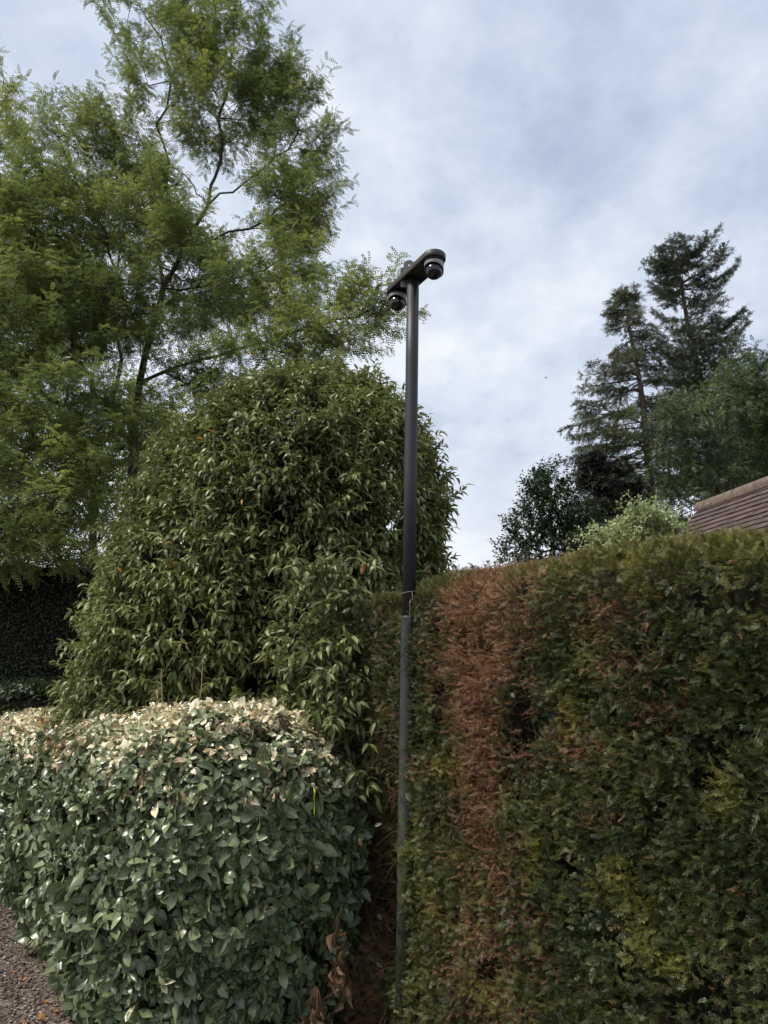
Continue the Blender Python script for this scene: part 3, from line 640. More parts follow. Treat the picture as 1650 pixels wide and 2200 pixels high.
shoots(fo, wd, O, DD, rng.uniform(.25, .55, n), 12, T_loc, 1.0, 72, .15, -.20, .0028, .08, bn, 0.0, yo, .9, whorl=False)
lg = [((650, 230), (728, 152), 10.3), ((690, 300), (750, 268), 10.2), ((690, 420), (768, 378), 10.1), ((690, 470), (755, 425), 10.0), ((590, 140), (645, 92), 10.3), ((545, 60), (600, 0), 10.3), ((245, 70), (203, -8), 10.5),
      ((280, 120), (238, 40), 10.5), ((12, 190), (12, 62), 10.2), ((5, 230), (32, 150), 10.2), ((400, 60), (372, -20), 10.4), ((660, 540), (722, 505), 9.9), ((670, 600), (705, 560), 9.8), ((620, 190), (690, 200), 10.3),
      ((790, 660), (852, 588), 8.5), ((840, 690), (915, 680), 8.45), ((760, 700), (850, 715), 8.6), ((130, 260), (100, 205), 10.4), ((200, 260), (175, 190), 10.4), ((640, 280), (720, 235), 10.3), ((470, 90), (440, 10), 10.4), ((720, 620), (800, 600), 8.8)]
oo, dd_, ll = [], [], []
for (a0, a1, f_) in lg:
    A0_, A1_ = at(*a0, f_), at(*a1, f_)
    near = nodes[np.argmin(np.linalg.norm(nodes - A0_, axis=1))]; segments(wd, near[None], A0_[None], np.array([.008]), np.array([.006]), 5)
    for r_q in range(3):
        off_ = rng.normal(0, .04, 3) if r_q == 0 else rng.normal(0, .12, 3); k_s = 1.0 if r_q == 0 else rng.uniform(.5, .85)
        oo.append(A0_ + off_ * .6); dd_.append((A1_ - A0_) / np.linalg.norm(A1_ - A0_) + off_ * 1.2); ll.append(np.linalg.norm(A1_ - A0_) * k_s)
shoots(fo, wd, np.array(oo), np.array(dd_), np.array(ll), 20, T_loc, 1.0, 70, .05, -.15, .005, .05, np.full(len(oo), .5), 0.0, np.full(len(oo), .1), .9, whorl=False)
fo.build('crown', M_loc, loc); wd.build('trunk', M_bark, loc)

# ------------------------------------------------------------------ dark clipped hedge far left
dk = empty('dark_hedge', (-5.5, 9.6, 0), 'tall dark clipped hedge in deep shade at the far left, under the feathery tree', 'hedge')
b = Bag(); n = 42000; x = rng.uniform(-8.5, -2.6, n); z = rng.uniform(0, 3.02, n); y = 9.3 + .12 * (fbm(np.stack([x, z, x * 0], -1), .4, 3)) + .1 * rng.random(n) + np.clip(z - 2.85, 0, 1) * .6
tp = rng.random(n) < .18; z = np.where(tp, 3.0 + .05 * rng.normal(0, 1, n), z); z = z * (1 + .06 * (fbm(np.stack([x, x * 0, x * 0], -1), .6, 7) - .5)); y = np.where(tp, rng.uniform(9.35, 10.4, n), y)
nr = np.where(tp[:, None], UZ, np.array([0, -1., 0]))
T_s = [leaf_tpl(.034, .018, 2, .3, .3, .0, .1, .5, 0), leaf_tpl(.03, .016, 2, .1, .6, .0, -.2, .5, 1)]
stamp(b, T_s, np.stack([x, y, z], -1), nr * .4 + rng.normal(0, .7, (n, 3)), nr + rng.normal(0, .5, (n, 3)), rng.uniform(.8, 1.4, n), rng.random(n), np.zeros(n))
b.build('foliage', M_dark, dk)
lh = empty('shaded_hedge', (-4.8, 8.8, 0), 'low dull green hedge in shade at the left edge, in front of the dark hedge', 'hedge')
b2 = Bag(); n = 9000; x = rng.uniform(-7.2, -3.1, n); y = rng.uniform(8.35, 9.15, n); z = 1.42 + .16 * (fbm(np.stack([x, y, x * 0], -1), .5, 4) - .5) - .1 * rng.random(n) + .05 * (x + 5)
fr = rng.random(n) < .45; y = np.where(fr, 8.35 - .1 * rng.random(n), y); z = np.where(fr, z * rng.random(n), z)
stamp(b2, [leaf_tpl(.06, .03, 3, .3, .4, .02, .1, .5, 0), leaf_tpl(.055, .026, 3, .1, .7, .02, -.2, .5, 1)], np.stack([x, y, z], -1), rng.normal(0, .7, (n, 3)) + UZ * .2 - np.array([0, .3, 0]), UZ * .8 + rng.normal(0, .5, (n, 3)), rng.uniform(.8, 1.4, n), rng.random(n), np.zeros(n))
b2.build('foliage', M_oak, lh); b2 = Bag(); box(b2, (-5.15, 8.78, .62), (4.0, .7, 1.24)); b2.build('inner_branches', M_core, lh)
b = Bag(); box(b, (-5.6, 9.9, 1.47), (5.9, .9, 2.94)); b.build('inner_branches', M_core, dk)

# ------------------------------------------------------------------ other broadleaved trees and shrubs
def broad_tree(name, label, cat, base, trunkpts, specs, nt_, leafs, mat, bark, lsz, tip=.006, shoots_per=4, nleaf=9, slen=(.3, .6), young=None, w=.3, lift=-.05, group=None, spread=65, step=.45, shell=.3):
    o = empty(name, tuple(base), label, cat, group); tgt, dd = in_ellipsoids(specs, nt_, shell)
    tgt[:, 2] = np.maximum(tgt[:, 2], .25)
    gn = np.array(trunkpts, float); nodes, par, tips = grow_from(gn, [-1] + list(range(len(gn) - 1)), tgt, w, step, .05, .05)
    wd, fo = Bag(), Bag(); wood_from(wd, nodes, par, tip, 2.3)
    td = nrm(nodes[tips] - nodes[par[tips]]); O = np.repeat(tgt, shoots_per, 0) + rng.normal(0, .06, (nt_ * shoots_per, 3)); n = len(O)
    DD = np.repeat(td, shoots_per, 0) * .6 + np.repeat(nrm(dd), shoots_per, 0) * .6 + UZ * .25 + rng.normal(0, .5, (n, 3))
    bn = np.clip(.5 + 1.4 * (fbm(O, 1.1, 91) - .5) + rng.normal(0, .15, n), 0, 1)
    shoots(fo, wd, O, DD, rng.uniform(*slen, n), nleaf, leafs, lsz, spread, .1, lift, .004, .1, bn, 0, None if young is None else np.clip(rng.random(n) - young, 0, 1), .8)
    fo.build('crown', mat, o); wd.build('trunk', bark, o); return o
def ell(lst, depth=.8, k=.92):
    return [(at(px, py, f), (rx * f / FPX * k, max(rx, ry) * f / FPX * depth, ry * f / FPX * k), rx * ry * (f / FPX) ** 2) for px, py, f, rx, ry in lst]
def gpt(px, f): q = at(px, 1100, f); q[2] = 0; return q
T_oak = [leaf_tpl(.11, .065, 2, .2, .4, .03, .1, .55, 0), leaf_tpl(.10, .06, 2, .1, .7, .03, -.2, .5, 1)]
broad_tree('oak_tree', 'small dark green leafy oak tree against the bright horizon sky, leftmost of the distant trees', 'tree', gpt(1190, 20),
           [gpt(1190, 20), at(1190, 1250, 20), at(1188, 1180, 20), at(1180, 1110, 20), at(1185, 1050, 20)],
           ell([(1190, 1040, 20, 42, 45), (1150, 1090, 20, 40, 60), (1215, 1095, 20, 60, 50), (1130, 1150, 20, 42, 48), (1105, 1185, 20, 28, 25), (1190, 1175, 20, 70, 50), (1240, 1150, 20, 60, 70), (1150, 1240, 20, 80, 50), (1165, 1050, 20, 18, 22)]),
           430, T_oak, M_oak, M_bark, 1.0, .008, 4, 9, (.25, .5))
broad_tree('acacia_tree', 'mid green layered tree at the right edge above the tiled roof', 'tree', gpt(1575, 15.5),
           [gpt(1575, 15.5), at(1572, 1080, 15.5), at(1574, 1010, 15.5), at(1562, 940, 15.5), at(1560, 860, 15.5)],
           ell([(1615, 810, 15.5, 60, 45), (1570, 860, 15.2, 65, 45), (1650, 870, 15.5, 90, 90), (1485, 900, 14.8, 62, 32), (1410, 905, 14.5, 38, 22), (1500, 960, 14.8, 70, 38), (1620, 960, 15.5, 85, 60), (1460, 1010, 15, 70, 35), (1540, 1030, 15, 70, 40), (1470, 1075, 15, 60, 35), (1740, 950, 15.5, 110, 160), (1620, 1050, 15.8, 90, 40)], .9),
           330, [pinnate(.18, 5, .034, .05, c, i + 20) for i, c in enumerate((.3, -.4, 0))], M_aca, M_bark, 1.0, .006, 3, 10, (.3, .65), w=.25)
T_var = [leaf_tpl(.05, .03, 2, .1, .3, .02, .1, .5, 0), leaf_tpl(.045, .026, 2, .2, .5, .02, .1, .5, 1)]
broad_tree('variegated_shrub', 'pale cream and green variegated shrub peeping over the yew hedge beside the tiled roof', 'shrub', gpt(1370, 7.2),
           [gpt(1370, 7.2), at(1368, 1500, 7.2), at(1365, 1300, 7.2), at(1365, 1200, 7.2)],
           ell([(1330, 1165, 7.2, 55, 28), (1390, 1140, 7.2, 60, 38), (1440, 1150, 7.2, 32, 28), (1370, 1115, 7.2, 30, 16), (1360, 1250, 7.2, 120, 70), (1290, 1185, 7.2, 22, 16)]),
           330, T_var, M_var, M_twig, 1.0, .003, 4, 9, (.08, .2), shell=.2)
broad_tree('garden_bush', 'small green bush tip showing just over the dip in the yew hedge', 'bush', gpt(1040, 6.5),
           [gpt(1040, 6.5), at(1042, 1400, 6.5), at(1044, 1280, 6.5)],
           ell([(1047, 1246, 6.5, 22, 18), (1000, 1300, 6.5, 70, 50), (1065, 1242, 6.5, 18, 14), (1090, 1300, 6.5, 60, 50)]),
           110, T_var, M_aca, M_twig, .9, .003, 4, 9, (.08, .18))
broad_tree('background_tree', 'yellow green leafy tree showing behind the feathery tree trunk', 'tree', gpt(200, 17),
           [gpt(200, 17), at(200, 1200, 17), at(200, 1080, 17), at(205, 950, 17)],
           ell([(230, 940, 17, 180, 100), (60, 980, 17, 200, 130), (330, 900, 17, 110, 70), (-60, 900, 17, 200, 180), (180, 1100, 17, 240, 120), (400, 1000, 17, 120, 100)]),
           700, T_oak, M_loc, M_bark, 1.2, .008, 4, 9, (.3, .6), young=.45)

# ------------------------------------------------------------------ conifers
def tuft(seed, ln=.09, k=7, wd_=.012):
    r = np.random.default_rng(seed); V = []; F = []
    for i in range(k):
        t = i / k; p = np.array([0, ln * 1.1 * t, 0]); sx = (-1) ** i; d = np.array([sx * r.uniform(.4, 1), r.uniform(.5, 1), r.uniform(-.6, .5)]); d /= np.linalg.norm(d); s_ = np.cross(d, [0, 0, 1.]); s_ = s_ / np.linalg.norm(s_) * wd_ * .5
        l = ln * r.uniform(.6, .95) * .75; j = len(V); V += [p, p + d * l * .5 + s_, p + d * l, p + d * l * .5 - s_]; F.append((j, j + 1, j + 2, j + 3))
    return np.array(V), [np.array(F)], np.ones(len(V)), np.zeros(len(V))
def conifer(name, label, trunk, zr, prof_l, prof_r, nb, mat, hang=.5, upturn=.3, droop0=.1, tsize=1.0, dens=1.0, group=None, tr=.2, step=.16, bare=0.0):
    """trunk: points base..tip. prof: list of (z, reach) for the left and right side"""
    trunk = np.array(trunk); base = trunk[0]; o = empty(name, tuple(base), label, 'tree', group)
    wd, fo = Bag(), Bag(); top = trunk[-1][2]
    tz = trunk[:, 2]; dz = np.linspace(0, 1, 26) ** 1 * top; cx = np.stack([np.interp(dz, tz, trunk[:, 0]), np.interp(dz, tz, trunk[:, 1]), dz], -1)
    tube(wd, cx, np.maximum(tr * (1 - dz / top) ** .8, .015), 8)
    h = zr[0] + (zr[1] - zr[0]) * rng.random(nb) ** .9; h = np.sort(h); az = rng.random(nb) * 2 * np.pi
    TT = [tuft(i, .10 * tsize, 7, .020 * tsize) for i in range(5)]
    for hz, a in zip(h, az):
        lx = math.cos(a); rl = np.interp(hz, *zip(*prof_l)); rr = np.interp(hz, *zip(*prof_r)); Lb = (rr * (1 + lx) / 2 + rl * (1 - lx) / 2) * rng.uniform(.55, 1.08)
        if Lb < .1: continue
        p0 = np.array([np.interp(hz, tz, trunk[:, 0]), np.interp(hz, tz, trunk[:, 1]), hz]); k = max(4, int(Lb / step)); t = np.linspace(0, 1, k + 1)
        el = droop0 * rng.uniform(-1, 1) + .12; dr = np.array([math.cos(a), math.sin(a), 0])
        zc = Lb * (el * t - .30 * hang * t ** 1.5 + upturn * .45 * t ** 3); bend = rng.normal(0, .08)
        pts = p0 + dr * (Lb * t)[:, None] + np.array([-dr[1], dr[0], 0]) * (bend * Lb * t * t)[:, None] + UZ * zc[:, None]
        rb = np.maximum(.010 + .011 * Lb * (1 - t), .006); segments(wd, pts[:-1], pts[1:], rb[:-1], rb[1:], 5)
        O = []; D = []
        tgv = nrm(np.gradient(pts, axis=0)); sv_ = nrm(np.cross(tgv, UZ))
        for i in range(1, k + 1):
            if t[i] < .18 + bare * rng.random(): continue
            if rng.random() > dens: continue
            for sx in (-1, 1):
                tl = (.16 + .20 * Lb * (1 - t[i]) ** .7 * t[i] * 1.4) * rng.uniform(.7, 1.3); d = nrm(tgv[i] * .75 + sv_[i] * sx * .8 + UZ * rng.normal(-.10 * hang, .18)); m_ = max(2, int(tl / .075))
                q = pts[i] + d * (np.linspace(.2, 1, m_) * tl)[:, None] - UZ * (np.linspace(0, 1, m_) ** 2 * tl * hang * .5)[:, None]
                segments(wd, pts[i][None], q[-1][None], np.array([.005]), np.array([.003]), 3)
                O.append(q); D.append(np.tile(d, (m_, 1)) - UZ * hang * .35)
        O.append(pts[-1:]); D.append(tgv[-1:])
        O = np.concatenate(O); D = np.concatenate(D); O = np.concatenate([O, O, O]); D = np.concatenate([D, D, D]); n = len(O); bs = np.clip(rng.normal(.45, .22), 0, 1)
        stamp(fo, TT, O + rng.normal(0, .02, (n, 3)), D + rng.normal(0, .45, (n, 3)), UZ + rng.normal(0, .5, (n, 3)), rng.uniform(.7, 1.3, n), np.clip(bs + rng.normal(0, .2, n), 0, 1), np.zeros(n))
    fo.build('crown', mat, o); wd.build('trunk', M_firbark, o); return o
def zat(px, py, f): return at(px, py, f)[2]
FA = 25.0; u_ = FA / FPX
def prof(l, f, base_px): return sorted([(zat(base_px, y, f), r * f / FPX * 1.12) for y, r in l])
conifer('fir_tree', 'sparse olive conifer with a long low branch sweeping left, left of the taller fir', [gpt(1415, FA), at(1410, 1200, FA), at(1405, 1110, FA), at(1392, 980, FA), at(1385, 900, FA), at(1372, 800, FA), at(1350, 700, FA), at(1342, 615, FA)],
        (zat(1400, 1080, FA), zat(1342, 618, FA)), prof([(610, 14), (640, 26), (700, 50), (760, 70), (800, 110), (850, 150), (890, 215), (940, 190), (985, 160), (1010, 90), (1080, 90)], FA, 1370),
        prof([(610, 14), (640, 34), (700, 70), (760, 60), (830, 60), (900, 110), (980, 120), (1080, 80)], FA, 1370), 138, M_fir2, .7, .15, .20, 1.35, .88, tr=.30, bare=.12)
FB = 27.0
conifer('tall_fir_tree', 'tallest dark fir tree with upswept branch tips, right of the sparse conifer', [gpt(1545, FB), at(1535, 1050, FB), at(1525, 950, FB), at(1505, 820, FB), at(1478, 700, FB), at(1462, 600, FB), at(1450, 515, FB)],
        (zat(1520, 1050, FB), zat(1452, 518, FB)), prof([(515, 16), (560, 55), (600, 88), (650, 70), (700, 60), (780, 90), (900, 130), (1050, 130)], FB, 1490),
        prof([(515, 20), (560, 88), (600, 115), (650, 112), (700, 115), (780, 125), (900, 150), (1050, 160)], FB, 1490), 180, M_fir, .35, .8, .28, 1.35, .88, tr=.34)
FE = 22.0
conifer('spruce_tree', 'short dark brownish spruce between the oak and the sparse conifer', [gpt(1290, FE), at(1288, 1200, FE), at(1280, 1080, FE), at(1270, 960, FE)],
        (zat(1285, 1200, FE), zat(1270, 970, FE)), prof([(960, 4), (990, 25), (1040, 30), (1100, 55), (1200, 80)], FE, 1280), prof([(960, 4), (990, 20), (1040, 40), (1100, 60), (1200, 80)], FE, 1280), 110, M_spr, .9, .1, .15, 1.5, 1.0, tr=.16)
conifer('drooping_spruce_tree', 'short spruce with hanging brownish twigs just left of the bare fir trunk', [gpt(1345, 23), at(1344, 1200, 23), at(1338, 1080, 23), at(1332, 980, 23)],
        (zat(1340, 1200, 23), zat(1332, 990, 23)), prof([(980, 6), (1010, 45), (1060, 50), (1120, 60), (1200, 80)], 23, 1340), prof([(980, 6), (1010, 30), (1060, 40), (1120, 60), (1200, 80)], 23, 1340), 100, M_spr, 1.2, .0, .15, 1.5, 1.0, tr=.16)
conifer('cedar_tree', 'dark blue green cedar at the right edge behind the layered tree', [gpt(1640, 20), at(1640, 1100, 20), at(1645, 900, 20), at(1650, 830, 20)],
        (zat(1640, 1120, 20), zat(1650, 860, 20)), prof([(840, 10), (900, 70), (1000, 130), (1120, 190)], 20, 1640), prof([(840, 10), (900, 70), (1000, 130), (1120, 160)], 20, 1640), 150, M_spr, .3, .2, .12, 1.5, 1.0, tr=.25)

# ------------------------------------------------------------------ garage with tiled roof
m = newmat('clay_tile'); a_ = N('ShaderNodeAttribute', attribute_name='lf'); sv = N('ShaderNodeSeparateColor'); L.new(a_.outputs['Color'], sv.inputs[0])
co = N('ShaderNodeTexCoord'); nz = noise(co.outputs['Object'], 14, 6, 0.7); lich = noise(co.outputs['Object'], 38, 4, 0.6)
c_ = mixc(nz, ramp(sv.outputs[0], [(0, (0.040, 0.026, 0.028)), (.5, (0.082, 0.046, 0.046)), (1, (0.135, 0.080, 0.072))]), (0.10, 0.078, 0.076))
c_ = mixc(ramp(lich, [(.66, (0, 0, 0)), (.72, (1, 1, 1))]), c_, (0.34, 0.32, 0.27))
out(princ(c_, .85, .25, nz, bs=.5, bd=.01).outputs[0]); M_tile = m
m = newmat('ridge_clay'); co = N('ShaderNodeTexCoord'); nz = noise(co.outputs['Object'], 11, 6, 0.72); l2 = noise(co.outputs['Object'], 45, 3, 0.6); l3 = noise(co.outputs['Object'], 5, 3, 0.6)
c_ = ramp(nz, [(.3, (0.085, 0.060, 0.052)), (.6, (0.18, 0.135, 0.115))]); c_ = mixc(ramp(l2, [(.62, (0, 0, 0)), (.67, (1, 1, 1))]), c_, (0.42, 0.40, 0.33)); c_ = mixc(ramp(l3, [(.58, (0, 0, 0)), (.68, (.8, .8, .8))]), c_, (0.10, 0.095, 0.035))
out(princ(c_, .9, .2, nz, bs=.6, bd=.01).outputs[0]); M_ridge = m
m = newmat('brick_wall'); co = N('ShaderNodeTexCoord'); bk = N('ShaderNodeTexBrick'); bk.inputs['Scale'].default_value = 4.5; L.new(co.outputs['Object'], bk.inputs['Vector'])
bk.inputs['Color1'].default_value = (.24, .10, .07, 1); bk.inputs['Color2'].default_value = (.17, .08, .06, 1); bk.inputs['Mortar'].default_value = (.35, .32, .28, 1)
out(princ(bk.outputs[0], .9, .2).outputs[0]); M_brick = m
RA, RB = at(1511, 1082, 9.9), at(1652, 1034, 8.6); RA[2] -= .05; rd = RB - RA; rd[2] = 0; rd /= np.linalg.norm(rd); RH = RA[2]
sl = np.array([rd[1], -rd[0], 0]);                     # horizontal, to the left (towards the hedge)
if sl[0] > 0: sl = -sl
gar = empty('garage_building', tuple(RA * [1, 1, 0]), 'outbuilding whose plum red clay tile roof rises over the yew hedge', 'building')
PITR = R(50); down = sl * math.cos(PITR) - UZ * math.sin(PITR); nrf = sl * math.sin(PITR) + UZ * math.cos(PITR); RL = 5.2; ncr = 27
tl = Bag()
def tilebox(bag, o, side_dn, side_n, along, w_, ln, th, tilt):
    dn = side_dn * math.cos(tilt) + side_n * math.sin(tilt) * 1.0; nn2 = np.cross(along, dn); nn2 = nn2 if nn2 @ side_n > 0 else -nn2
    v = [o + along * (x * w_) + dn * (y * ln) + nn2 * (z * th) for x in (0, 1) for y in (0, 1) for z in (0, 1)]
    A = np.zeros((8, 4)); A[:, 0] = rng.random(); bag.add(np.array(v), np.array([(0, 1, 3, 2), (4, 6, 7, 5), (0, 4, 5, 1), (2, 3, 7, 6), (0, 2, 6, 4), (1, 5, 7, 3)]), A)
for side in (1, -1):
    dn = down if side == 1 else (-sl * math.cos(PITR) - UZ * math.sin(PITR)); sn = nrf if side == 1 else (-sl * math.sin(PITR) + UZ * math.cos(PITR))
    for c in range(ncr):
        x = -.03 + (.0825 if c % 2 else 0) * -1 + rng.normal(0, .004)
        while x < RL:
            wt = .165; x0 = max(x, -.03); 
            if x + wt > 0.02:
                o = RA * [1, 1, 0] + UZ * RH + rd * x0 + dn * (.03 + c * .10) + sn * (.006 + rng.normal(0, .0015))
                tilebox(tl, o, dn, sn, rd, (x + wt - x0) - .003, .135 + rng.normal(0, .002), .018, R(9) + rng.normal(0, .008))
            x += wt
tl.build('tiled_roof', M_tile, gar, smooth=False)
nrt = int(RL / .42)
for i in range(nrt + 1):
    b = Bag(); c0 = RA * [1, 1, 0] + UZ * (RH - .035) + rd * (i * .42 - .06); k = 12; V = []
    for (tt, rr) in ((0, .125), (0.0, .112), (.415, .112), (.415, .125)):
        for j in range(k + 1):
            a = math.pi * (-.08 + 1.16 * j / k); V.append(c0 + rd * tt + (sl * math.cos(a) + UZ * math.sin(a)) * (rr + .002 * math.sin(j * 2.1 + i)))
    V = np.array(V).reshape(4, k + 1, 3); F = []
    for p_, q_ in ((0, 1), (1, 2), (2, 3), (3, 0)):
        for j in range(k): F.append((p_ * (k + 1) + j, q_ * (k + 1) + j, q_ * (k + 1) + j + 1, p_ * (k + 1) + j + 1))
    b.add(V.reshape(-1, 3), np.array(F)); b.build('ridge_tile', M_ridge, gar, smooth=False)
b = Bag(); half = 2.7 * math.cos(PITR) - .15; eh = RH - 2.7 * math.sin(PITR) + .05; A0 = RA * [1, 1, 0]
for e, x in ((0, .06), (1, RL - .1)):
    q = A0 + rd * x
    v = [q + sl * half, q - sl * half, q + sl * half + UZ * eh, q - sl * half + UZ * eh, q + UZ * (RH - .10)]
    v = np.array(v + [p + rd * .1 for p in v]); b.add(v, [np.array([(0, 1, 3, 2), (5, 7, 8, 6), (0, 2, 7, 5), (1, 6, 8, 3)]), np.array([(2, 3, 4), (7, 9, 8)])])
for sg in (1, -1):
    q = A0 + rd * RL / 2 + sl * sg * half + UZ * eh / 2; Mx = np.stack([rd, sl, UZ], 1); box(b, q, (RL - .36, .1, eh), Mx)
b.build('brick_wall', M_brick, gar, smooth=False)
b = Bag()
for sg in (1, -1):
    dn = sl * sg * math.cos(PITR) - UZ * math.sin(PITR); sn = sl * sg * math.sin(PITR) + UZ * math.cos(PITR)
    q = A0 + UZ * RH + rd * RL / 2 + dn * 1.38 - sn * .02; box(b, q, (RL - .1, 2.66, .02), np.stack([rd, dn, sn], 1))
b.build('roof_boarding', M_bark, gar, smooth=False)

# ------------------------------------------------------------------ camera pole
m = newmat('black_paint'); co = N('ShaderNodeTexCoord'); sx_ = N('ShaderNodeSeparateXYZ'); L.new(co.outputs['Object'], sx_.inputs[0])
nz = noise(co.outputs['Object'], 22, 6, 0.7); n3 = noise(co.outputs['Object'], 120, 3, 0.6)
c_ = mixc(nz, (0.016, 0.016, 0.021), (0.034, 0.034, 0.040))
alg = mathn('MULTIPLY', mathn('SUBTRACT', 1.75, sx_.outputs[2], True), mathn('MULTIPLY', mathn('SUBTRACT', nz, .38, True), 5, True), True)
sidef = mathn('MULTIPLY', mathn('SUBTRACT', .122, sx_.outputs[0]), 38, True)
c_ = mixc(mathn('MULTIPLY', alg, mathn('ADD', mathn('MULTIPLY', sidef, .65), .12)), c_, (0.075, 0.105, 0.045))
chip = ramp(mathn('MULTIPLY', n3, mathn('ADD', mathn('MULTIPLY', mathn('LESS_THAN', sx_.outputs[2], 1.9), .14), .9)), [(.70, (0, 0, 0)), (.73, (1, 1, 1))])
c_ = mixc(chip, c_, (0.22, 0.24, 0.26))
out(princ(c_, .50, .42, nz, bs=.08, bd=.004).outputs[0]); M_blk = m
m = newmat('bracket_paint'); co = N('ShaderNodeTexCoord'); nz = noise(co.outputs['Object'], 40, 5, 0.7)
out(princ(mixc(nz, (0.022, 0.021, 0.022), (0.060, 0.054, 0.050)), .5, .4, nz, bs=.1, bd=.003).outputs[0]); M_brk = m
m = newmat('grey_housing'); co = N('ShaderNodeTexCoord'); nz = noise(co.outputs['Object'], 60, 4, 0.6)
out(princ(mixc(nz, (0.22, 0.21, 0.225), (0.34, 0.325, 0.34)), .45, .4).outputs[0]); M_gry = m
m = newmat('plate_paint'); co = N('ShaderNodeTexCoord'); nz = noise(co.outputs['Object'], 50, 4, 0.6)
out(princ(mixc(nz, (0.07, 0.066, 0.07), (0.12, 0.112, 0.118)), .55, .35).outputs[0]); M_plt = m
m = newmat('smoked_dome'); p_ = princ((0.010, 0.010, 0.012), .12, .6); out(p_.outputs[0]); M_dome = m
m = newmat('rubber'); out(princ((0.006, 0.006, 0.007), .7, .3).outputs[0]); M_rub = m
PB, PT = np.array([.112, 3.42, 0.0]), np.array([.1375, 3.42, 3.65])
def pole_at(z): return PB + (PT - PB) * (z / 3.65)
pole = empty('camera_pole', tuple(PB), 'slim black steel pole carrying two dome security cameras, standing in the yew hedge', 'pole')
b = Bag(); tube(b, [pole_at(0), pole_at(.9), pole_at(1.86), pole_at(1.872), pole_at(1.874)], [.0368, .0368, .0368, .0362, .034], 40); b.build('lower_tube', M_blk, pole)
b = Bag(); tube(b, [pole_at(1.80), pole_at(2.6), pole_at(3.2), pole_at(3.655)], [.0325] * 4, 40); b.build('upper_tube', M_blk, pole)
# dark wedge on the front of the upper tube, narrowing downwards
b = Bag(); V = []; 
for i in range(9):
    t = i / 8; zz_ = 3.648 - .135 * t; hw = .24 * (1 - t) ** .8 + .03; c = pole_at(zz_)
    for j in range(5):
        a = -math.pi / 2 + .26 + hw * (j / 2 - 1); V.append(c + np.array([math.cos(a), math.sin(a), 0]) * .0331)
b.add(V, np.array([(i * 5 + j, i * 5 + j + 1, (i + 1) * 5 + j + 1, (i + 1) * 5 + j) for i in range(8) for j in range(4)])); b.build('dark_streak', M_rub, pole)
# bracket: a shallow tray, capsule shaped, open underneath
bx = np.array([.484, -.875, 0]); by = np.array([.875, .484, 0]); BC = np.array([.1475, 3.40, 3.655]); HL, BW = .185, .058
def capsule(r, hl, k=14):
    P = []
    for j in range(k + 1): a = -math.pi / 2 + math.pi * j / k; P.append((hl + r * math.cos(a), r * math.sin(a)))
    for j in range(k + 1): a = math.pi / 2 + math.pi * j / k; P.append((-hl + r * math.cos(a), r * math.sin(a)))
    return np.array(P)
def capsolid(bag, rings, cen):
    """rings: (radius, z)"""
    V = []; K = 30
    for r, z in rings:
        for x, y in capsule(r, HL): V.append(cen + bx * x + by * y + UZ * z)
    F = [(i * K + j, i * K + (j + 1) % K, (i + 1) * K + (j + 1) % K, (i + 1) * K + j) for i in range(len(rings) - 1) for j in range(K)]
    bag.add(V, [np.array(F), np.array([[j for j in range(K)][::-1], [(len(rings) - 1) * K + j for j in range(K)]])])
b = Bag(); capsolid(b, [(.050, .010), (.050, .002), (.054, 0), (.058, .002), (.060, .010), (.060, .030), (.056, .036), (.046, .038)], BC); b.build('bracket_arm', M_brk, pole)
# upright mounting tongue with a bolt hole
def tongue(w_, h, zc, off, hole):
    b = Bag(); K = 40; oc = []; ic = []
    nf = nrm(np.array([-.12, -1.0, 0])); sx = np.array([-nf[1], nf[0], 0]); 
    for j in range(K):
        a = 2 * math.pi * j / K; c, s = math.cos(a), math.sin(a); 
        R_ = w_ / 2
        if s >= 0: q = (c * R_, s * R_)
        else:
            k = min(R_ / max(abs(c), 1e-6), h / max(abs(s), 1e-6)); q = (c * k, s * k)
        oc.append(q); ic.append((c * hole, s * hole))
    V = []
    for f in (-.003, .003):
        for q in oc + ic: V.append(zc + sx * q[0] + UZ * q[1] + nf * (f + off))
    F = []
    for j in range(K):
        n_ = (j + 1) % K; F += [(j, n_, K + n_, K + j), (2 * K + j, 3 * K + j, 3 * K + n_, 2 * K + n_), (j, 2 * K + j, 2 * K + n_, n_), (K + j, K + n_, 3 * K + n_, 3 * K + j)]
    b.add(V, np.array(F)); return b
zc = pole_at(3.65) * [1, 1, 0] + UZ * 3.745 + np.array([-.022, 0, 0])
tongue(.058, .095, zc, 0, .006).build('mounting_plate', M_plt, pole, smooth=False)
b = Bag(); box(b, zc + np.array([-.008, .007, -.070]), (.070, .006, .115)); b.build('mounting_plate', M_plt, pole, smooth=False)
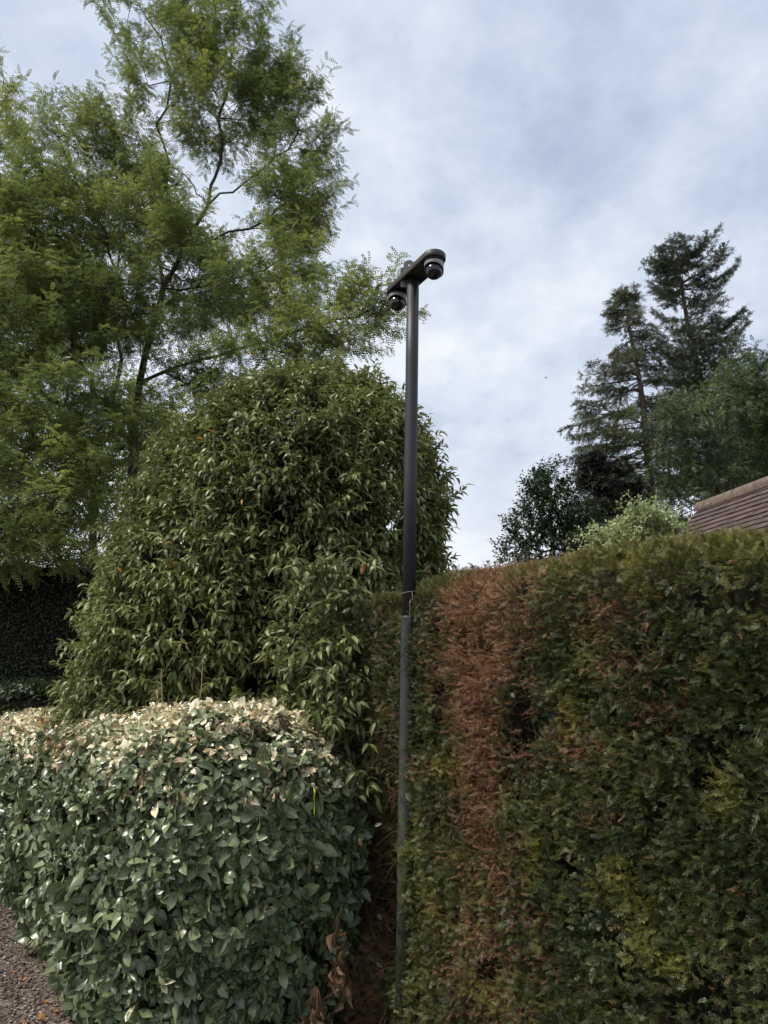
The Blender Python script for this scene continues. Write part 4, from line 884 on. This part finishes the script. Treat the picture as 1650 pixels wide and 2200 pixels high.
for sgn, lk in ((1, (-.25, -1.0, -.75)), (-1, (-.10, -1.0, -.85))):
    c = BC + bx * HL * sgn * 1.0
    b = Bag(); lathe(b, [(.0, .006), (.050, .006), (.052, .0), (.052, -.012), (.050, -.014)], 40, None, c); ga = b.build('gasket', M_rub)
    b = Bag(); lathe(b, [(.049, -.008), (.0495, -.016), (.0492, -.022), (.0488, -.030), (.0475, -.031), (.0462, -.028), (.0462, -.012), (0, -.012)], 48, None, c,
                     shear=lambda i, t: (-.040 * (math.cos(t - .9) * .5 + .5) ** 1.3 * (.5 if i == 2 else 1) if 2 <= i <= 5 else 0)); hs_ = b.build('surveillance_camera', M_gry, pole); ga.parent = hs_; ga.matrix_parent_inverse = Matrix.Identity(4)
    # eyeball and dark window
    ec = c - UZ * .056; d_ = nrm(np.array(lk)); x_ = nrm(np.cross(d_, UZ)); y_ = np.cross(x_, d_); Mx = np.stack([x_, y_, d_], 1)
    for nm, rad, t0, t1, mt in (('eyeball', .0425, .0, 1.0, M_gry), ('dome_window', .0434, .44, 1.0, M_dome)):
        b = Bag(); pf = [(rad * math.sin(math.pi * (1 - t)), rad * math.cos(math.pi * (1 - t))) for t in np.linspace(t0, .999, 18)]
        lathe(b, pf, 40, Mx, ec); e_ = b.build(nm, mt); e_.parent = hs_; e_.matrix_parent_inverse = Matrix.Identity(4)
for k in (-.02, .02):
    b = Bag(); q = pole_at(1.845); a = -1.1 + k * 8; tube(b, [q + np.array([math.cos(a), math.sin(a), 0]) * .036, q + np.array([math.cos(a), math.sin(a), 0]) * .044], .005, 6); b.build('grub_screw', M_brk, pole)

# ------------------------------------------------------------------ small things
M_wire = barkmat('thin_wire', (0.25, 0.22, 0.17), (0.5, 0.45, 0.36), 50)
b = Bag(); q = pole_at(1.985); ag = np.linspace(0, 2 * math.pi, 33)
tube(b, [q + np.array([math.cos(a), math.sin(a), .06 * math.cos(a + .4)]) * [.0345, .0345, .1] for a in ag], .0011, 5)
st = q + np.array([.014, -.034, .0]); tw = np.array([st, st + [.001, -.004, -.03], st + [-.012, -.008, -.045], st + [-.010, -.01, -.075], st + [-.013, -.012, -.11], st + [-.014, -.010, -.145]])
tube(b, tw, [.001, .001, .0012, .0014, .0014, .001], 5)
tag(b.build('tie_wire', M_wire), 'thin pale wire looped round the black pole with a twig end hanging down', 'wire')
M_pale = leafmat('pale_leaf', (0.27, 0.27, 0.19), (0.36, 0.35, 0.27), rough=.6, trans=.3)
def one_leaf(name, pos, ax, up, scale, mat, label, group=None, tpl=None, t=.5):
    b = Bag(); T = [tpl or leaf_tpl(.055, .034, 6, .25, .4, .05, .1, .5, 1)]
    stamp(b, T, np.array([pos]), np.array([ax], float), np.array([up], float), np.array([scale]), np.array([t]), np.array([0.]))
    return tag(b.build(name, mat), label, 'leaf', group)
one_leaf('fallen_leaf', pole_at(0) * [1, 1, 0] + UZ * zat(876, 1704, 3.38) + np.array([.002, -.045, 0]), (.8, -.1, -.75), (0, -1, .2), .85, M_pale, 'pale yellowed leaf caught on the yew beside the black pole')
q = at(1142, 1488, 2.86); one_leaf('fallen_leaf', hp(q @ DV, .1, q[2]), (.5, -.2, -.8), (-.3, -1, .2), .42, M_pale, 'tiny whitish leaf scrap stuck on the yew hedge right of the brown band')
for px, py, f, lab, ax in ((812, 1962, 3.70, 'curled tan leaf caught on bare twigs left of the lower pole', (.5, -.2, -.8)), (805, 1775, 3.70, 'pale narrow dead leaf hooked on a twig high in the gap left of the pole', (.8, -.2, .4)), (772, 1800, 3.46, 'small buff dead leaf hanging at the right edge of the broadleaf hedge', (.2, -.2, -1)), (808, 2068, 3.66, 'ragged whitish leaf scrap on the twigs near the pole foot', (.6, -.3, -.3))):
    one_leaf('fallen_leaf', at(px, py, f - .04), ax, (-.3, -1, .3), .75, M_dry if 'tan' in lab or 'buff' in lab else M_pale, lab, tpl=leaf_tpl(.05, .022, 6, .8, .8, .06, .5, .5, 2), t=.9)
m = newmat('yellow_tape'); out(princ((0.62, 0.62, 0.02), .4, .5).outputs[0]); M_yel = m
b = Bag(); a0 = at(676, 1690, 3.27); pth = [a0 + np.array([dx, dy - .02, -dz]) for dx, dy, dz in ((0, 0, 0), (.003, -.006, .02), (.001, -.004, .045), (.005, 0, .07), (.003, .004, .10), (.004, .01, .115))]
V = []; 
for i, p in enumerate(pth):
    w_ = (.004, .0035, .005, .003, .0035, .001)[i]; tx = np.array([math.cos(i * .5), math.sin(i * .5) * .6, 0])
    for s_ in (-1, 1):
        for th in (-.0005, .0005): V.append(p + tx * w_ * s_ + np.array([0, th, 0]))
F = []
for i in range(5):
    a = i * 4; c = a + 4; F += [(a, a + 2, c + 2, c), (a + 1, c + 1, c + 3, a + 3), (a, c, c + 1, a + 1), (a + 2, a + 3, c + 3, c + 2)]
b.add(V, np.array(F)); tp_ = b.build('plastic_tape', M_yel, smooth=False); tag(tp_, 'bright yellow plastic tape scrap with a black twisted end, snagged in the broadleaf hedge', 'tape')
b = Bag(); tube(b, [a0 + [-.004, -.02, .055], a0 + [.004, -.022, .035], a0 + [.006, -.02, .015], a0 + [.002, -.02, -.004]], [.002, .004, .004, .003], 6)
k = b.build('black_end', M_rub); k.parent = tp_
# fallen leaves on the gravel
M_or = leafmat('orange_leaf', (0.28, 0.12, 0.05), (0.48, 0.24, 0.06), rough=.6, trans=.2)
def gl(px, py):
    r = pixray(px, py); t = -(EYE - .016) / r[2]; q = r * t; q[2] = .016; return q
for px, py, lab, t_, s_ in ((96, 2193, 'yellow orange fallen leaf on the gravel, at the bottom edge', 1, .8), (45, 2192, 'rusty brown fallen leaf on the gravel left of the yellow one', 0, .7), (62, 2102, 'dull brown fallen leaf on the gravel close to the hedge foot', .1, .6), (98, 2148, 'tan curled fallen leaf on the gravel above the yellow one', .4, .6), (30, 2085, 'narrow reddish fallen leaf at the middle of the gravel strip', 0, .5), (118, 2175, 'pale orange fallen leaf tucked under the hedge foot', .6, .7)):
    one_leaf('fallen_leaf', gl(px, py), (rng.normal(), rng.normal(), .1), (.1, -.2, 1), s_, M_or, lab, 'fallen leaves on the gravel', t=t_)
# tiny far bird
m = newmat('bird_feather'); out(princ((0.02, 0.02, 0.022), .7, .3).outputs[0]); M_bird = m
bc = at(1173, 812, 70); bird = empty('bird', tuple(bc), 'tiny dark bird flying far off in the clouds left of the conifers', 'bird')
b = Bag(); t = np.linspace(0, 1, 9); tube(b, bc + np.stack([(t - .5) * .30, t * 0, .01 * np.sin(t * 3)], -1), .038 * np.sin(np.pi * np.clip(t, .04, .93)) ** .7 * (1 - .3 * t) + .002, 8)
for sgn in (-1, 1):
    W = [bc + [.04, 0, .02], bc + [-.05, 0, .02], bc + [-.06, sgn * .16, .07], bc + [.0, sgn * .18, .075], bc + [-.07, sgn * .30, .04]]; W = np.array(W + [w2 - UZ * .006 for w2 in W])
    b.add(W, [np.array([(0, 3, 2, 1), (5, 6, 7, 8), (0, 1, 6, 5)]), np.array([(3, 4, 2), (8, 7, 9)])])
b.build('body', M_bird, bird)
